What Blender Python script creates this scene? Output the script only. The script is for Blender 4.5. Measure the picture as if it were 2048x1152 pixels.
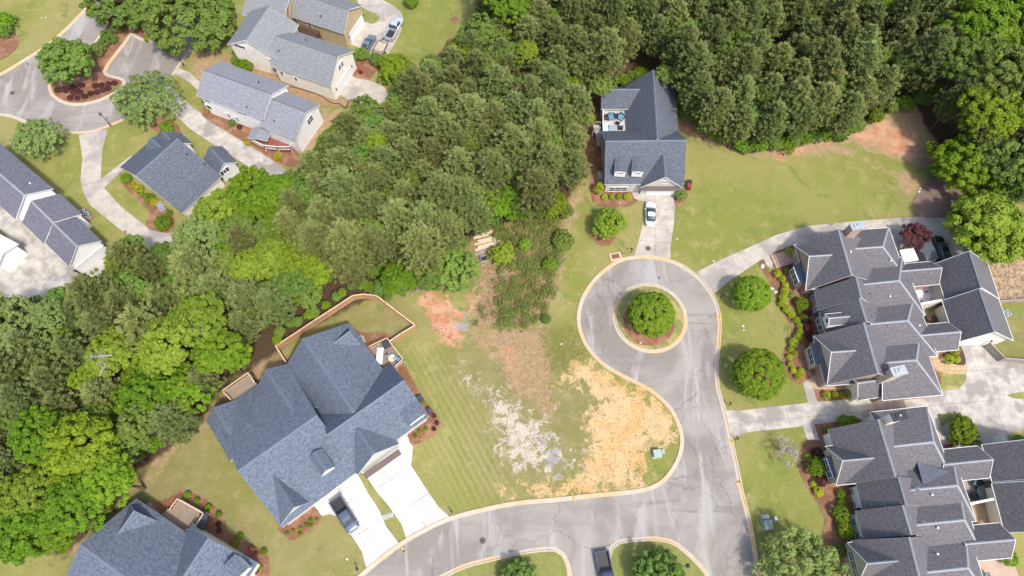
import bpy, bmesh, math, random
import numpy as np
from mathutils import Vector, Matrix
R = math.radians
random.seed(7); rng = np.random.default_rng(7)
for o in list(bpy.data.objects): bpy.data.objects.remove(o)
S = bpy.context.scene; C = S.collection
# ------------------------------------------------------------------ camera, sky, sun, exposure
F, H = 1300.0, 97.0
TILT = math.atan(564/F)
cd = bpy.data.cameras.new('camera'); cam = bpy.data.objects.new('camera', cd); C.objects.link(cam)
cam.location = (0, 0, H); cam.rotation_euler = (TILT, 0, 0)
cd.sensor_width = 36; cd.lens = 36*F/2048; cd.clip_end = 6000; cd.clip_start = .5
S.camera = cam
SUN_EL, SUN_AZ = R(58), R(144)          # from the south, a little to the east
W = bpy.data.worlds.new('World'); S.world = W; W.use_nodes = True
nt = W.node_tree; nt.nodes.clear()
sky = nt.nodes.new('ShaderNodeTexSky'); sky.sky_type = 'NISHITA'; sky.sun_disc = False
sky.sun_elevation = SUN_EL; sky.sun_rotation = SUN_AZ; sky.air_density = 1.0; sky.dust_density = 3.0; sky.ozone_density = .6
bg = nt.nodes.new('ShaderNodeBackground'); bg.inputs[1].default_value = .15
wo = nt.nodes.new('ShaderNodeOutputWorld'); nt.links.new(sky.outputs[0], bg.inputs[0]); nt.links.new(bg.outputs[0], wo.inputs[0])
sd = bpy.data.lights.new('sun', 'SUN'); so = bpy.data.objects.new('sun', sd); C.objects.link(so)
sd.energy = 2.1; sd.angle = R(5.0); sd.color = (1, .945, .86)
sdir = Vector((math.sin(SUN_AZ)*math.cos(SUN_EL), math.cos(SUN_AZ)*math.cos(SUN_EL), math.sin(SUN_EL)))
so.rotation_euler = (-sdir).to_track_quat('-Z', 'Y').to_euler(); so.location = (0, 0, 120)
S.view_settings.view_transform = 'Standard'; S.view_settings.look = 'None'
S.view_settings.exposure = 0.92; S.view_settings.gamma = 1
# ------------------------------------------------------------------ survey: photo pixel + height -> place
_c, _s = math.cos(TILT), math.sin(TILT)
def G(px, py, z=0.):
    x = (px-1024)/F; y = -(py-576)/F
    Y = y*_c+_s; Z = y*_s-_c; k = (z-H)/Z
    return Vector((x*k, Y*k, z))
def ray(px, py):
    x = (px-1024)/F; y = -(py-576)/F
    return Vector((x, y*_c+_s, y*_s-_c)).normalized()
def mpp(px, py, z=0): return (G(px+1, py, z)-G(px, py, z)).length
# ------------------------------------------------------------------ materials
MATS = {}
def nodes(m):
    m.use_nodes = True; t = m.node_tree; b = t.nodes['Principled BSDF']; return t, b
def rgb(c): return (c[0], c[1], c[2], 1)
def coords(t, kind, sc=(1, 1, 1)):
    if kind == 'world': s = t.nodes.new('ShaderNodeNewGeometry').outputs['Position']
    elif kind == 'uv': s = t.nodes.new('ShaderNodeTexCoord').outputs['UV']
    else: s = t.nodes.new('ShaderNodeTexCoord').outputs['Object']
    mp = t.nodes.new('ShaderNodeMapping'); t.links.new(s, mp.inputs[0]); mp.inputs['Scale'].default_value = sc
    return mp.outputs[0]
def noise(t, v, scale, detail=4, rough=.6, dist=0):
    n = t.nodes.new('ShaderNodeTexNoise'); t.links.new(v, n.inputs['Vector'])
    n.inputs['Scale'].default_value = scale; n.inputs['Detail'].default_value = detail
    n.inputs['Roughness'].default_value = rough; n.inputs['Distortion'].default_value = dist
    return n.outputs['Fac']
def ramp(t, f, a, b, smooth=True):
    r = t.nodes.new('ShaderNodeMapRange'); t.links.new(f, r.inputs[0])
    r.inputs[1].default_value = a; r.inputs[2].default_value = b
    if smooth: r.interpolation_type = 'SMOOTHSTEP'
    return r.outputs[0]
def mix(t, f, a, b, mode='MIX'):
    m = t.nodes.new('ShaderNodeMix'); m.data_type = 'RGBA'; m.blend_type = mode
    if hasattr(f, 'links') or hasattr(f, 'is_linked'): t.links.new(f, m.inputs[0])
    else: m.inputs[0].default_value = f
    for i, v in ((6, a), (7, b)):
        if isinstance(v, (tuple, list)): m.inputs[i].default_value = rgb(v)
        else: t.links.new(v, m.inputs[i])
    return m.outputs[2]
def math_(t, op, a, b=0.):
    m = t.nodes.new('ShaderNodeMath'); m.operation = op
    for i, v in ((0, a), (1, b)):
        if isinstance(v, (int, float)): m.inputs[i].default_value = v
        else: t.links.new(v, m.inputs[i])
    return m.outputs[0]
def bump(t, b, f, strength, dist=.05):
    n = t.nodes.new('ShaderNodeBump'); n.inputs['Strength'].default_value = strength; n.inputs['Distance'].default_value = dist
    t.links.new(f, n.inputs['Height']); t.links.new(n.outputs[0], b.inputs['Normal'])
def pm(name, c1, c2=None, scale=3, rough=.8, kind='obj', bmp=0, metal=0, lo=.3, hi=.7, c3=None, s3=.3, coat=0, sc=(1,1,1)):
    if name in MATS: return MATS[name]
    m = bpy.data.materials.new(name); t, b = nodes(m)
    b.inputs['Roughness'].default_value = rough; b.inputs['Metallic'].default_value = metal
    b.inputs['Coat Weight'].default_value = coat
    if c2 is None: c2 = tuple(x*.85 for x in c1)
    v = coords(t, kind, sc); f = noise(t, v, scale)
    col = mix(t, ramp(t, f, lo, hi), c1, c2)
    if c3 is not None: col = mix(t, ramp(t, noise(t, v, s3, 3), .45, .62), col, c3)
    t.links.new(col, b.inputs['Base Color'])
    if bmp: bump(t, b, noise(t, v, scale*3), bmp)
    MATS[name] = m; return m
def shingle(name, c1, c2, c3, k=1.0):
    m = bpy.data.materials.new(name); t, b = nodes(m); b.inputs['Roughness'].default_value = .9
    b.inputs['Specular IOR Level'].default_value = .15
    v = coords(t, 'uv', (1, 1, 1))
    f1 = noise(t, coords(t, 'uv', (2.2, 4.6, 1)), 1.0, 3, .7, 1.2)
    vo = t.nodes.new('ShaderNodeTexBrick'); t.links.new(v, vo.inputs[0])
    vo.inputs['Scale'].default_value = 1; vo.inputs['Brick Width'].default_value = .34; vo.inputs['Row Height'].default_value = .16
    vo.inputs['Mortar Size'].default_value = .012; vo.inputs['Color1'].default_value = (1.12, 1.12, 1.12, 1); vo.inputs['Color2'].default_value = (.84, .84, .84, 1); vo.inputs['Mortar'].default_value = (.5, .5, .5, 1)
    col = mix(t, ramp(t, f1, .38, .62), c1, c2)
    col = mix(t, ramp(t, noise(t, coords(t, 'uv', (.5, .18, 1)), 1, 4, .6), .45, .75), col, c3)
    col = mix(t, .75, col, vo.outputs[0], 'MULTIPLY')
    t.links.new(col, b.inputs['Base Color'])
    bump(t, b, vo.outputs[1], .6*k, .02)
    MATS[name] = m; return m
SH_BLUE = shingle('shingle_blue', (.085, .105, .145), (.165, .192, .245), (.115, .138, .185))
SH_NAVY = shingle('shingle_slate', (.082, .094, .118), (.135, .152, .185), (.105, .12, .147))
SH_GREY = shingle('shingle_grey', (.17, .182, .192), (.25, .262, .272), (.21, .225, .235), .5)
SH_LILAC = shingle('shingle_pale_grey', (.19, .198, .225), (.265, .272, .305), (.22, .23, .26), .5)
SH_PURP = shingle('shingle_purple_grey', (.112, .107, .114), (.175, .167, .177), (.133, .126, .134))
SH_PURP2 = shingle('shingle_violet_grey', (.12, .12, .15), (.20, .197, .235), (.15, .15, .18))
SH_PATCH = shingle('shingle_new_patch', (.10, .11, .14), (.15, .16, .195), (.12, .13, .16))
CAP_BLUE = pm('cap_blue', (.14, .165, .21), (.11, .13, .17), 4)
CAP_PALE = pm('cap_pale', (.30, .32, .345), (.24, .255, .28), 4)
CAP_GREY = pm('cap_grey', (.10, .11, .125), (.15, .16, .175), 4)
WHITE = pm('white_paint', (.72, .72, .71), (.62, .62, .61), 2, .5)
def siding(name, c, dark=.82, sc=6.5):
    m = bpy.data.materials.new(name); t, b = nodes(m); b.inputs['Roughness'].default_value = .6
    v = coords(t, 'world'); w = t.nodes.new('ShaderNodeTexWave'); w.wave_type = 'BANDS'; w.bands_direction = 'Z'; w.wave_profile = 'SAW'
    t.links.new(v, w.inputs[0]); w.inputs['Scale'].default_value = sc/6.2832*6.2
    col = mix(t, ramp(t, noise(t, v, .8), .3, .7), c, tuple(x*.9 for x in c))
    t.links.new(col, b.inputs['Base Color']); bump(t, b, w.outputs['Fac'], .5, .02)
    return m
SID_WHITE = siding('siding_white', (.88, .88, .87)); SID_CREAM = siding('siding_cream', (.84, .80, .71))
SID_TAN = siding('siding_tan', (.50, .39, .24)); SID_GREY = siding('siding_grey', (.55, .54, .50))
def brickm(name, c1, c2, mo, kind='world', bw=.24, rh=.09, msz=.012):
    m = bpy.data.materials.new(name); t, b = nodes(m); b.inputs['Roughness'].default_value = .85
    br = t.nodes.new('ShaderNodeTexBrick'); t.links.new(coords(t, kind, (1, 1, 1)), br.inputs[0])
    br.inputs['Scale'].default_value = 1; br.inputs['Brick Width'].default_value = bw; br.inputs['Row Height'].default_value = rh; br.inputs['Mortar Size'].default_value = msz
    br.inputs['Color1'].default_value = rgb(c1); br.inputs['Color2'].default_value = rgb(c2); br.inputs['Mortar'].default_value = rgb(mo)
    col = mix(t, ramp(t, noise(t, coords(t, 'world'), 2.5), .35, .7), br.outputs[0], tuple(x*.8 for x in c1))
    t.links.new(col, b.inputs['Base Color']); bump(t, b, br.outputs[1], .4, .01); return m
BRICK = brickm('brick_pink', (.42, .25, .20), (.33, .19, .15), (.45, .40, .35))
BRICK_CREAM = brickm('brick_cream', (.55, .46, .34), (.48, .38, .27), (.55, .5, .42))
GLASS = pm('window_glass', (.03, .04, .06), (.05, .07, .09), 2, .08)
GLASSG = pm('window_glass_green', (.10, .16, .15), (.16, .22, .20), 2, .1)
DOORW = siding('garage_door_white', (.72, .73, .74), sc=2.0)
FASC = WHITE
CONC = pm('concrete', (.44, .40, .345), (.36, .325, .28), .8, .85, 'world', .15, c3=(.29, .26, .235), s3=.22)
CONC_O = pm('concrete_old', (.46, .43, .385), (.33, .305, .27), .7, .85, 'world', .2, c3=(.25, .23, .21), s3=.3)
CONC_N = pm('concrete_new', (.56, .55, .535), (.50, .49, .475), .6, .7, 'world', .05, c3=(.42,.41,.39), s3=.35)
JOINT = pm('joint_filler', (.20, .18, .155), (.16, .14, .12), 2, .9, 'world')
KERB = pm('kerb_concrete', (.46, .40, .32), (.40, .34, .26), 1.2, .85, 'world', .15, c3=(.50, .34, .19), s3=.16)
MULCH = pm('pine_straw', (.22, .105, .055), (.145, .068, .036), 3.5, .95, 'world', .8, c3=(.27, .145, .085), s3=.5)
MULCHD = pm('dark_mulch', (.09, .05, .038), (.05, .03, .024), 6, .95, 'world', .8)
STONEF = brickm('flagstone', (.50, .36, .21), (.42, .28, .16), (.25, .17, .10), bw=.9, rh=.6, msz=.05)
DECKW = pm('deck_wood', (.26, .205, .155), (.19, .145, .11), 2.5, .8, 'world', .2, sc=(4, .6, 1))
DECKG = pm('deck_grey', (.50, .49, .47), (.42, .41, .39), 2.5, .7, 'world', .1)
DECKR = pm('deck_red', (.26, .085, .06), (.20, .065, .045), 2.5, .7, 'world', .1)
FENCEW = pm('fence_wood', (.46, .28, .15), (.36, .21, .11), 5, .8, 'world', .2)
FENCEC = pm('fence_cap', (.62, .47, .33), (.55, .40, .27), 4, .8, 'world')
WGREY = pm('weathered_wood', (.34, .31, .27), (.25, .22, .19), 6, .85, 'world', .2)
BROWN = pm('brown_stain', (.085, .04, .025), (.06, .028, .018), 5, .7)
BLACK = pm('black_metal', (.02, .02, .022), (.03, .03, .032), 5, .45)
TYRE = pm('tyre_rubber', (.02, .02, .02), (.03, .03, .03), 8, .9)
METAL = pm('grey_metal', (.42, .45, .47), (.33, .36, .38), 5, .4, metal=.3)
GREENB = pm('utility_green', (.30, .38, .34), (.24, .31, .28), 4, .6)
REDP = pm('red_plastic', (.25, .025, .03), (.2, .02, .025), 4, .5)
BINB = pm('bin_blue', (.035, .05, .08), (.025, .035, .06), 4, .5)
BLUEC = pm('blue_cushion', (.06, .16, .24), (.16, .26, .33), 4, .8)
DARKC = pm('dark_cushion', (.03, .035, .045), (.05, .055, .06), 6, .8)
TARP = pm('white_tarp', (.78, .79, .82), (.10, .11, .15), 1.6, .6, 'world', .3, lo=.56, hi=.62)
STONE = pm('pale_rock', (.55, .53, .48), (.42, .40, .36), 5, .85)
PLANK = pm('pale_plank', (.62, .53, .40), (.48, .39, .27), 3, .8)
BARK = pm('bark', (.13, .095, .07), (.08, .058, .045), 6, .95)
BARKG = pm('bark_grey', (.36, .33, .30), (.26, .235, .21), 6, .95)
METROOF = pm('metal_roof_dark', (.05, .065, .09), (.07, .085, .11), 3, .45)
METROOFB = pm('metal_roof_brown', (.14, .10, .09), (.11, .08, .07), 3, .5)
YELLOW = pm('yellow_paint', (.62, .42, .08), (.55, .38, .10), 6, .8)
def asphalt():
    m = bpy.data.materials.new('asphalt'); t, b = nodes(m); b.inputs['Roughness'].default_value = .9
    v = coords(t, 'world')
    col = mix(t, ramp(t, noise(t, v, .09, 5, .62, .8), .36, .62), (.30, .277, .248), (.21, .185, .160))
    col = mix(t, ramp(t, noise(t, coords(t, 'world', (.05, .35, 1)), 1.1, 5, .6, 1.5), .52, .70), col, (.205, .18, .163))
    col = mix(t, ramp(t, noise(t, coords(t, 'world', (.30, .06, 1)), 1.0, 4, .6, 1.), .52, .68), col, (.345, .335, .325))
    col = mix(t, ramp(t, noise(t, v, 14, 3), .3, .7), mix(t, .3, col, (.16, .15, .145)), col)
    cr = t.nodes.new('ShaderNodeTexVoronoi'); cr.feature = 'DISTANCE_TO_EDGE'; cr.inputs['Scale'].default_value = .13
    nz = t.nodes.new('ShaderNodeTexNoise'); nz.inputs['Scale'].default_value = .6; t.links.new(v, nz.inputs['Vector'])
    add = t.nodes.new('ShaderNodeVectorMath'); add.operation = 'MULTIPLY_ADD'; t.links.new(nz.outputs['Color'], add.inputs[0]); add.inputs[1].default_value = (3, 3, 0); t.links.new(v, add.inputs[2])
    t.links.new(add.outputs[0], cr.inputs['Vector'])
    col = mix(t, math_(t, 'MULTIPLY', ramp(t, cr.outputs['Distance'], .010, .003), .6), col, (.14, .12, .105))
    t.links.new(col, b.inputs['Base Color']); bump(t, b, noise(t, v, 20), .2, .02); return m
ASPH = asphalt()
def foliage(name, c1, c2, cdark, hue=.03, val=.25, trans=.25, sc=1.1):
    m = bpy.data.materials.new(name); t, b = nodes(m); b.inputs['Roughness'].default_value = .65
    b.inputs['Specular IOR Level'].default_value = .12
    v = coords(t, 'obj'); oi = t.nodes.new('ShaderNodeObjectInfo')
    col = mix(t, ramp(t, noise(t, v, sc, 3), .35, .65), c1, c2)
    col = mix(t, ramp(t, noise(t, v, sc*3.5, 3), .5, .75), col, cdark)  # dark noise patches; in broadleaf crowns they paint in shade between leaf sprays
    hs = t.nodes.new('ShaderNodeHueSaturation'); t.links.new(col, hs.inputs['Color'])
    r1 = t.nodes.new('ShaderNodeMapRange'); t.links.new(oi.outputs['Random'], r1.inputs[0]); r1.inputs[3].default_value = .5-hue; r1.inputs[4].default_value = .5+hue
    mm = math_(t, 'FRACT', math_(t, 'MULTIPLY', oi.outputs['Random'], 17.3))
    r2 = t.nodes.new('ShaderNodeMapRange'); t.links.new(mm, r2.inputs[0]); r2.inputs[3].default_value = 1-val; r2.inputs[4].default_value = 1+val
    t.links.new(r1.outputs[0], hs.inputs['Hue']); t.links.new(r2.outputs[0], hs.inputs['Value'])
    t.links.new(hs.outputs[0], b.inputs['Base Color'])
    tr = t.nodes.new('ShaderNodeBsdfTranslucent'); t.links.new(hs.outputs[0], tr.inputs[0])
    ms = t.nodes.new('ShaderNodeMixShader'); ms.inputs[0].default_value = trans
    t.links.new(b.outputs[0], ms.inputs[1]); t.links.new(tr.outputs[0], ms.inputs[2])
    t.links.new(ms.outputs[0], t.nodes['Material Output'].inputs[0]); return m
F_PINE = foliage('needles_pine', (.180, .228, .072), (.26, .285, .095), (.125, .16, .05), .02, .24, .28)
F_BRIGHT = foliage('leaves_bright', (.125, .215, .015), (.195, .29, .02), (.06, .125, .01), .018, .2, .24, 3.5)
F_LIME = foliage('leaves_lime', (.165, .25, .025), (.225, .31, .035), (.09, .16, .016), .015, .15, .24, 3.5)
F_MIDB = foliage('leaves_dense', (.13, .21, .015), (.19, .28, .02), (.065, .12, .008), .01, .1, .2, 6)
F_MID = foliage('leaves_mid', (.125, .20, .04), (.19, .265, .05), (.07, .125, .025), .02, .2, .22, 3.5)
F_PALE = foliage('leaves_pale', (.21, .30, .085), (.28, .36, .11), (.14, .21, .055), .01, .15, .3)
F_MAROON = foliage('leaves_maroon', (.075, .025, .03), (.11, .04, .045), (.04, .015, .018), .01, .2, .15)
F_BOX = foliage('leaves_box', (.28, .34, .025), (.35, .41, .03), (.20, .255, .015), .015, .2, .25, 3)
F_YEL = foliage('leaves_yellow', (.36, .29, .02), (.42, .36, .03), (.22, .2, .02), .01, .15, .3, 3)
F_TWIG = foliage('twigs_grey', (.30, .25, .21), (.36, .31, .27), (.2, .16, .13), .01, .1, .1)
F_WEED = foliage('leaves_weed', (.19, .24, .06), (.25, .29, .08), (.16, .15, .06), .02, .2, .3)
F_DRY = foliage('dry_grass_blades', (.42, .31, .19), (.34, .25, .14), (.26, .22, .11), .01, .1, .2, .4)
# ------------------------------------------------------------------ object helpers
def meta(o, label=None, cat=None, group=None, kind=None):
    if label: o['label'] = label
    if cat: o['category'] = cat
    if group: o['group'] = group
    if kind: o['kind'] = kind
    return o
def link(name, me, parent=None, mats=()):
    o = bpy.data.objects.new(name, me); C.objects.link(o)
    if me is not None and mats and not me.materials:
        for m in mats: me.materials.append(m)
    if parent is not None: o.parent = parent
    return o
def empty(name, loc=(0, 0, 0), rz=0):
    o = bpy.data.objects.new(name, None); C.objects.link(o); o.location = loc; o.rotation_euler = (0, 0, rz); o.empty_display_size = .3
    return o
class MB:
    def __init__(s): s.v = []; s.f = []; s.m = []; s.uv = []
    def face(s, pts, mi=0, uv=None):
        i = len(s.v); s.v += [tuple(p) for p in pts]; s.f.append(tuple(range(i, i+len(pts)))); s.m.append(mi); s.uv.append(uv)
    def box(s, c, d, rz=0, mi=0, rx=0):
        M = Matrix.Translation(Vector(c)) @ Matrix.Rotation(rz, 4, 'Z') @ Matrix.Rotation(rx, 4, 'X')
        x, y, z = d[0]/2, d[1]/2, d[2]/2
        p = [M @ Vector(q) for q in ((-x,-y,-z),(x,-y,-z),(x,y,-z),(-x,y,-z),(-x,-y,z),(x,-y,z),(x,y,z),(-x,y,z))]
        for q in ((0,3,2,1),(4,5,6,7),(0,1,5,4),(1,2,6,5),(2,3,7,6),(3,0,4,7)): s.face([p[k] for k in q], mi)
    def beam(s, a, b, w, h, mi=0):
        a = Vector(a); b = Vector(b); d = b-a; L = d.length
        if L < 1e-5: return
        q = d.to_track_quat('X', 'Z').to_matrix().to_4x4(); M = Matrix.Translation((a+b)/2) @ q
        x, y, z = L/2, w/2, h/2
        p = [M @ Vector(k) for k in ((-x,-y,-z),(x,-y,-z),(x,y,-z),(-x,y,-z),(-x,-y,z),(x,-y,z),(x,y,z),(-x,y,z))]
        for k in ((0,3,2,1),(4,5,6,7),(0,1,5,4),(1,2,6,5),(2,3,7,6),(3,0,4,7)): s.face([p[j] for j in k], mi)
    def cyl(s, c, r, h, n=12, r2=None, mi=0, axis='Z', rz=0, cap=True):
        r2 = r if r2 is None else r2
        M = Matrix.Translation(Vector(c)) @ Matrix.Rotation(rz, 4, 'Z')
        if axis == 'Y': M = M @ Matrix.Rotation(math.pi/2, 4, 'X')
        if axis == 'X': M = M @ Matrix.Rotation(math.pi/2, 4, 'Y')
        a = [M @ Vector((r*math.cos(6.2832*i/n), r*math.sin(6.2832*i/n), -h/2)) for i in range(n)]
        b = [M @ Vector((r2*math.cos(6.2832*i/n), r2*math.sin(6.2832*i/n), h/2)) for i in range(n)]
        for i in range(n): s.face([a[i], a[(i+1) % n], b[(i+1) % n], b[i]], mi)
        if cap: s.face(b, mi); s.face(a[::-1], mi)
    def mesh(s, name, mats, smooth=False):
        me = bpy.data.meshes.new(name); me.from_pydata(s.v, [], s.f); me.polygons.foreach_set('material_index', s.m)
        for m in mats: me.materials.append(m)
        if any(u is not None for u in s.uv):
            ul = me.uv_layers.new(name='UVMap'); k = 0
            for f, u in zip(s.f, s.uv):
                for j in range(len(f)):
                    ul.data[k].uv = u[j] if u is not None else (0, 0); k += 1
        if smooth: me.polygons.foreach_set('use_smooth', [True]*len(s.f))
        me.update(); return me
    def build(s, name, mats, parent=None, smooth=False):
        if not isinstance(mats, (list, tuple)): mats = [mats]
        return link(name, s.mesh(name, mats, smooth), parent)
def catmull(P, n=6, closed=False):
    out = []; N = len(P); rngi = range(N if closed else N-1)
    for i in rngi:
        p0 = P[(i-1) % N] if (closed or i > 0) else P[i]; p1 = P[i]; p2 = P[(i+1) % N]
        p3 = P[(i+2) % N] if (closed or i+2 < N) else P[i+1]
        for k in range(n):
            t = k/n
            out.append(tuple(.5*((2*p1[j])+(-p0[j]+p2[j])*t+(2*p0[j]-5*p1[j]+4*p2[j]-p3[j])*t*t+(-p0[j]+3*p1[j]-3*p2[j]+p3[j])*t**3) for j in range(2)))
    if not closed: out.append(tuple(P[-1]))
    return out
def px_poly(P, z=0, smooth=0, closed=True):
    if smooth: P = catmull(P, smooth, closed)
    return [G(p[0], p[1], z) for p in P]
def sheet(name, P, z, m, smooth=0, label=None, kind='structure', parent=None, world=False):
    pts = P if world else px_poly(P, 0, smooth)
    b = MB(); b.face([(p[0], p[1], z) for p in pts]); me = b.mesh(name, [m])
    if me.polygons[0].normal.z < 0: me.flip_normals()
    o = link(name, me, parent)
    if parent is None: meta(o, label, None, None, kind)
    return o
def clip(poly, nx, ny, d):
    out = []; n = len(poly)
    for i in range(n):
        a = poly[i]; b = poly[(i+1) % n]; da = a[0]*nx+a[1]*ny-d; db = b[0]*nx+b[1]*ny-d
        if da >= 0: out.append(a)
        if (da >= 0) != (db >= 0):
            t = da/(da-db); out.append((a[0]+(b[0]-a[0])*t, a[1]+(b[1]-a[1])*t))
    return out
def slabs(name, P, z, m, dirpx, size, label, smooth=0, world=False):
    pts = [(p[0], p[1]) for p in (P if world else px_poly(P, 0, smooth))]
    base = sheet(name, pts, z, JOINT, world=True, label=label)
    a, b = G(*dirpx[0]), G(*dirpx[1]); u = (b-a).xy.normalized(); v = Vector((-u.y, u.x))
    us = [p[0]*u.x+p[1]*u.y for p in pts]; vs = [p[0]*v.x+p[1]*v.y for p in pts]
    j = .022; i = min(us)+.001
    nu = max(1, round((max(us)-min(us))/size)); nv = max(1, round((max(vs)-min(vs))/size))
    du = (max(us)-min(us))/nu; dv = (max(vs)-min(vs))/nv
    for a in range(nu):
        for c in range(nv):
            q = pts; u0 = min(us)+a*du; v0 = min(vs)+c*dv
            q = clip(q, u.x, u.y, u0+j); q = clip(q, -u.x, -u.y, -(u0+du-j)) if len(q) > 2 else q
            q = clip(q, v.x, v.y, v0+j) if len(q) > 2 else q; q = clip(q, -v.x, -v.y, -(v0+dv-j)) if len(q) > 2 else q
            if len(q) < 3: continue
            ar = abs(sum(q[k][0]*q[(k+1) % len(q)][1]-q[(k+1) % len(q)][0]*q[k][1] for k in range(len(q))))/2
            if ar < .5: continue
            sheet('slab', q, z+.012+random.uniform(0, .004), m, parent=base, world=True)
    return base
def poly_signed(X, Y, P):
    n = len(P); ins = np.zeros(X.shape, bool); D = np.full(X.shape, 1e9)
    for i in range(n):
        x1, y1 = P[i][0], P[i][1]; x2, y2 = P[(i+1) % n][0], P[(i+1) % n][1]
        cnd = ((y1 > Y) != (y2 > Y)); ins ^= cnd & (X < (x2-x1)*(Y-y1)/((y2-y1) or 1e-9)+x1)
        dx, dy = x2-x1, y2-y1; L = dx*dx+dy*dy or 1e-9
        t = np.clip(((X-x1)*dx+(Y-y1)*dy)/L, 0, 1); D = np.minimum(D, np.hypot(X-x1-t*dx, Y-y1-t*dy))
    return np.where(ins, D, -D)
def inpoly(x, y, P):
    r = False; n = len(P)
    for i in range(n):
        x1, y1 = P[i][:2]; x2, y2 = P[(i+1) % n][:2]
        if (y1 > y) != (y2 > y) and x < (x2-x1)*(y-y1)/(y2-y1)+x1: r = not r
    return r
ORD = ['first','second','third','fourth','fifth','sixth','seventh','eighth','ninth','tenth','eleventh','twelfth','thirteenth','fourteenth','fifteenth','sixteenth','seventeenth','eighteenth','nineteenth','twentieth','twenty-first','twenty-second','twenty-third','twenty-fourth','twenty-fifth']
# ================================================================== THE GROUND
x0, x1, y0, y1, st = -125, 125, -14, 126, .45
nx, ny = int((x1-x0)/st)+1, int((y1-y0)/st)+1
gx, gy = np.meshgrid(np.linspace(x0, x1, nx), np.linspace(y0, y1, ny)); X = gx.ravel(); Y = gy.ravel()
def field(polys, soft):
    f = np.zeros(X.shape)
    for P in polys:
        d = poly_signed(X, Y, [(g.x, g.y) for g in px_poly(P)]); f = np.maximum(f, np.clip(.5+d/(2*soft), 0, 1))
    return f
WOODS = [
 [(575,372),(600,335),(645,305),(655,262),(700,225),(770,215),(800,165),(860,125),(900,80),(955,60),(945,-40),(2150,-40),(2150,420),(2000,400),(1950,330),(1900,195),(1830,190),(1740,240),(1640,268),(1540,292),(1470,285),(1400,245),(1350,195),(1290,160),(1185,180),(1175,240),(1180,320),(1160,370),(1135,395),(1128,435),(1020,442),(940,478),(900,530),(830,575),(760,590),(640,645),(560,700),(450,770),(410,835),(330,905),(240,965),(200,1050),(130,1110),(-80,1110),(-80,600),(90,580),(200,560),(240,520),(300,500),(345,470),(400,440),(500,350)]]
A = np.zeros((len(X), 4)); B_ = np.zeros((len(X), 4)); D_ = np.zeros((len(X), 4)); A[:, 3] = B_[:, 3] = D_[:, 3] = 1
A[:,0] = field([[(1700,262),(1790,236),(1850,290),(1880,335),(1810,318),(1730,288)],[(835,580),(885,578),(905,620),(932,640),(940,672),(920,695),(880,688),(860,662),(845,620)],[(938,590),(952,600),(948,625),(935,610)],
  [(1545,298),(1600,285),(1650,280),(1645,300),(1590,306),(1555,318),(1545,312)],[(1000,700),(1020,690),(1030,740),(1010,760)]], 2.2)
A[:,1] = field([[(1116,755),(1150,722),(1178,716),(1206,737),(1241,757),(1283,778),(1312,797),(1338,823),(1354,855),(1360,888),(1335,900),(1306,888),(1296,925),(1298,980),(1200,990),(1060,1000),(1052,972),(1080,955),(1120,968),(1160,935),(1175,880),(1165,840),(1188,800),(1176,775),(1130,772)],
  [(1000,970),(1035,965),(1030,990),(1005,992)]], 3.0)
A[:,2] = field([[(895,742),(930,728),(975,775),(1000,790),(1050,822),(1095,858),(1092,885),(1072,900),(1080,920),(1050,925),(1055,942),(1030,952),(1012,935),(1005,900),(980,862),(972,820),(945,795)],
  [(1115,888),(1140,885),(1145,915),(1130,928),(1112,915)],[(1150,925),(1165,925),(1168,950),(1155,955)],[(1108,812),(1122,808),(1128,828),(1112,830)],[(1160,910),(1180,905),(1178,950),(1160,955)],[(960,770),(1010,770),(1090,830),(1130,880),(1160,900),(1170,950),(1120,950),(1050,960),(1000,940),(980,870)]], 3.6)
B_[:,0] = field([[(1365,215),(1430,285),(1480,302),(1545,318),(1650,305),(1720,312),(1800,348),(1850,355),(1830,395),(1812,400),(1795,355),(1700,300),(1640,262),(1540,280),(1460,270),(1400,222)],[(935,662),(1088,652),(1092,700),(1112,800),(1105,840),(1065,805),(1015,775),(985,700),(940,690)],
  [(960,455),(1128,432),(1125,520),(1108,600),(1062,658),(1000,655),(938,665),(948,600),(955,540),(925,490)],[(1640,268),(1760,235),(1830,200),(1890,195),(1935,300),(1880,350),(1800,320),(1700,290)],[(1380,220),(1440,260),(1420,290),(1370,262)],
  [(545,680),(575,730),(500,790),(450,830),(380,880),(300,950),(250,990),(200,1060),(150,1100),(150,1060),(260,960),(420,810),(500,720)],
  [(520,215),(600,215),(700,225),(690,260),(640,300),(560,330),(470,290),(420,240),(460,235)],[(1128,400),(1165,380),(1150,430),(1128,520),(1112,600),(1122,470)],
  [(370,110),(440,105),(480,140),(450,160),(400,170)]], 2.0)
B_[:,1] = field([[(914,625),(936,626),(938,662),(918,664),(910,642)],[(1078,880),(1105,870),(1125,950),(1115,966),(1095,930)]], 1.3)
B_[:,2] = field(WOODS+[[(1828,200),(1945,190),(1950,285),(1890,305),(1850,250)]], 2.0)
D_[:,0] = field([[(820,700),(860,690),(940,800),(1000,900),(1020,980),(920,1010),(880,960),(830,900),(880,830),(830,760)]], 3)      # mown stripes
D_[:,1] = field([[(900,690),(1092,650),(1110,740),(1150,720),(1215,760),(1215,965),(1060,995),(985,985),(960,860),(890,740)],[(560,700),(420,830),(240,980),(160,1100),(560,1160),(720,1140),(640,1050),(560,1060),(480,1000),(410,840)],[(610,620),(740,590),(830,650),(770,690),(700,650),(560,700)],[(1960,680),(2100,600),(2100,720),(2010,712)]], 4)   # browner, drier turf
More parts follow.
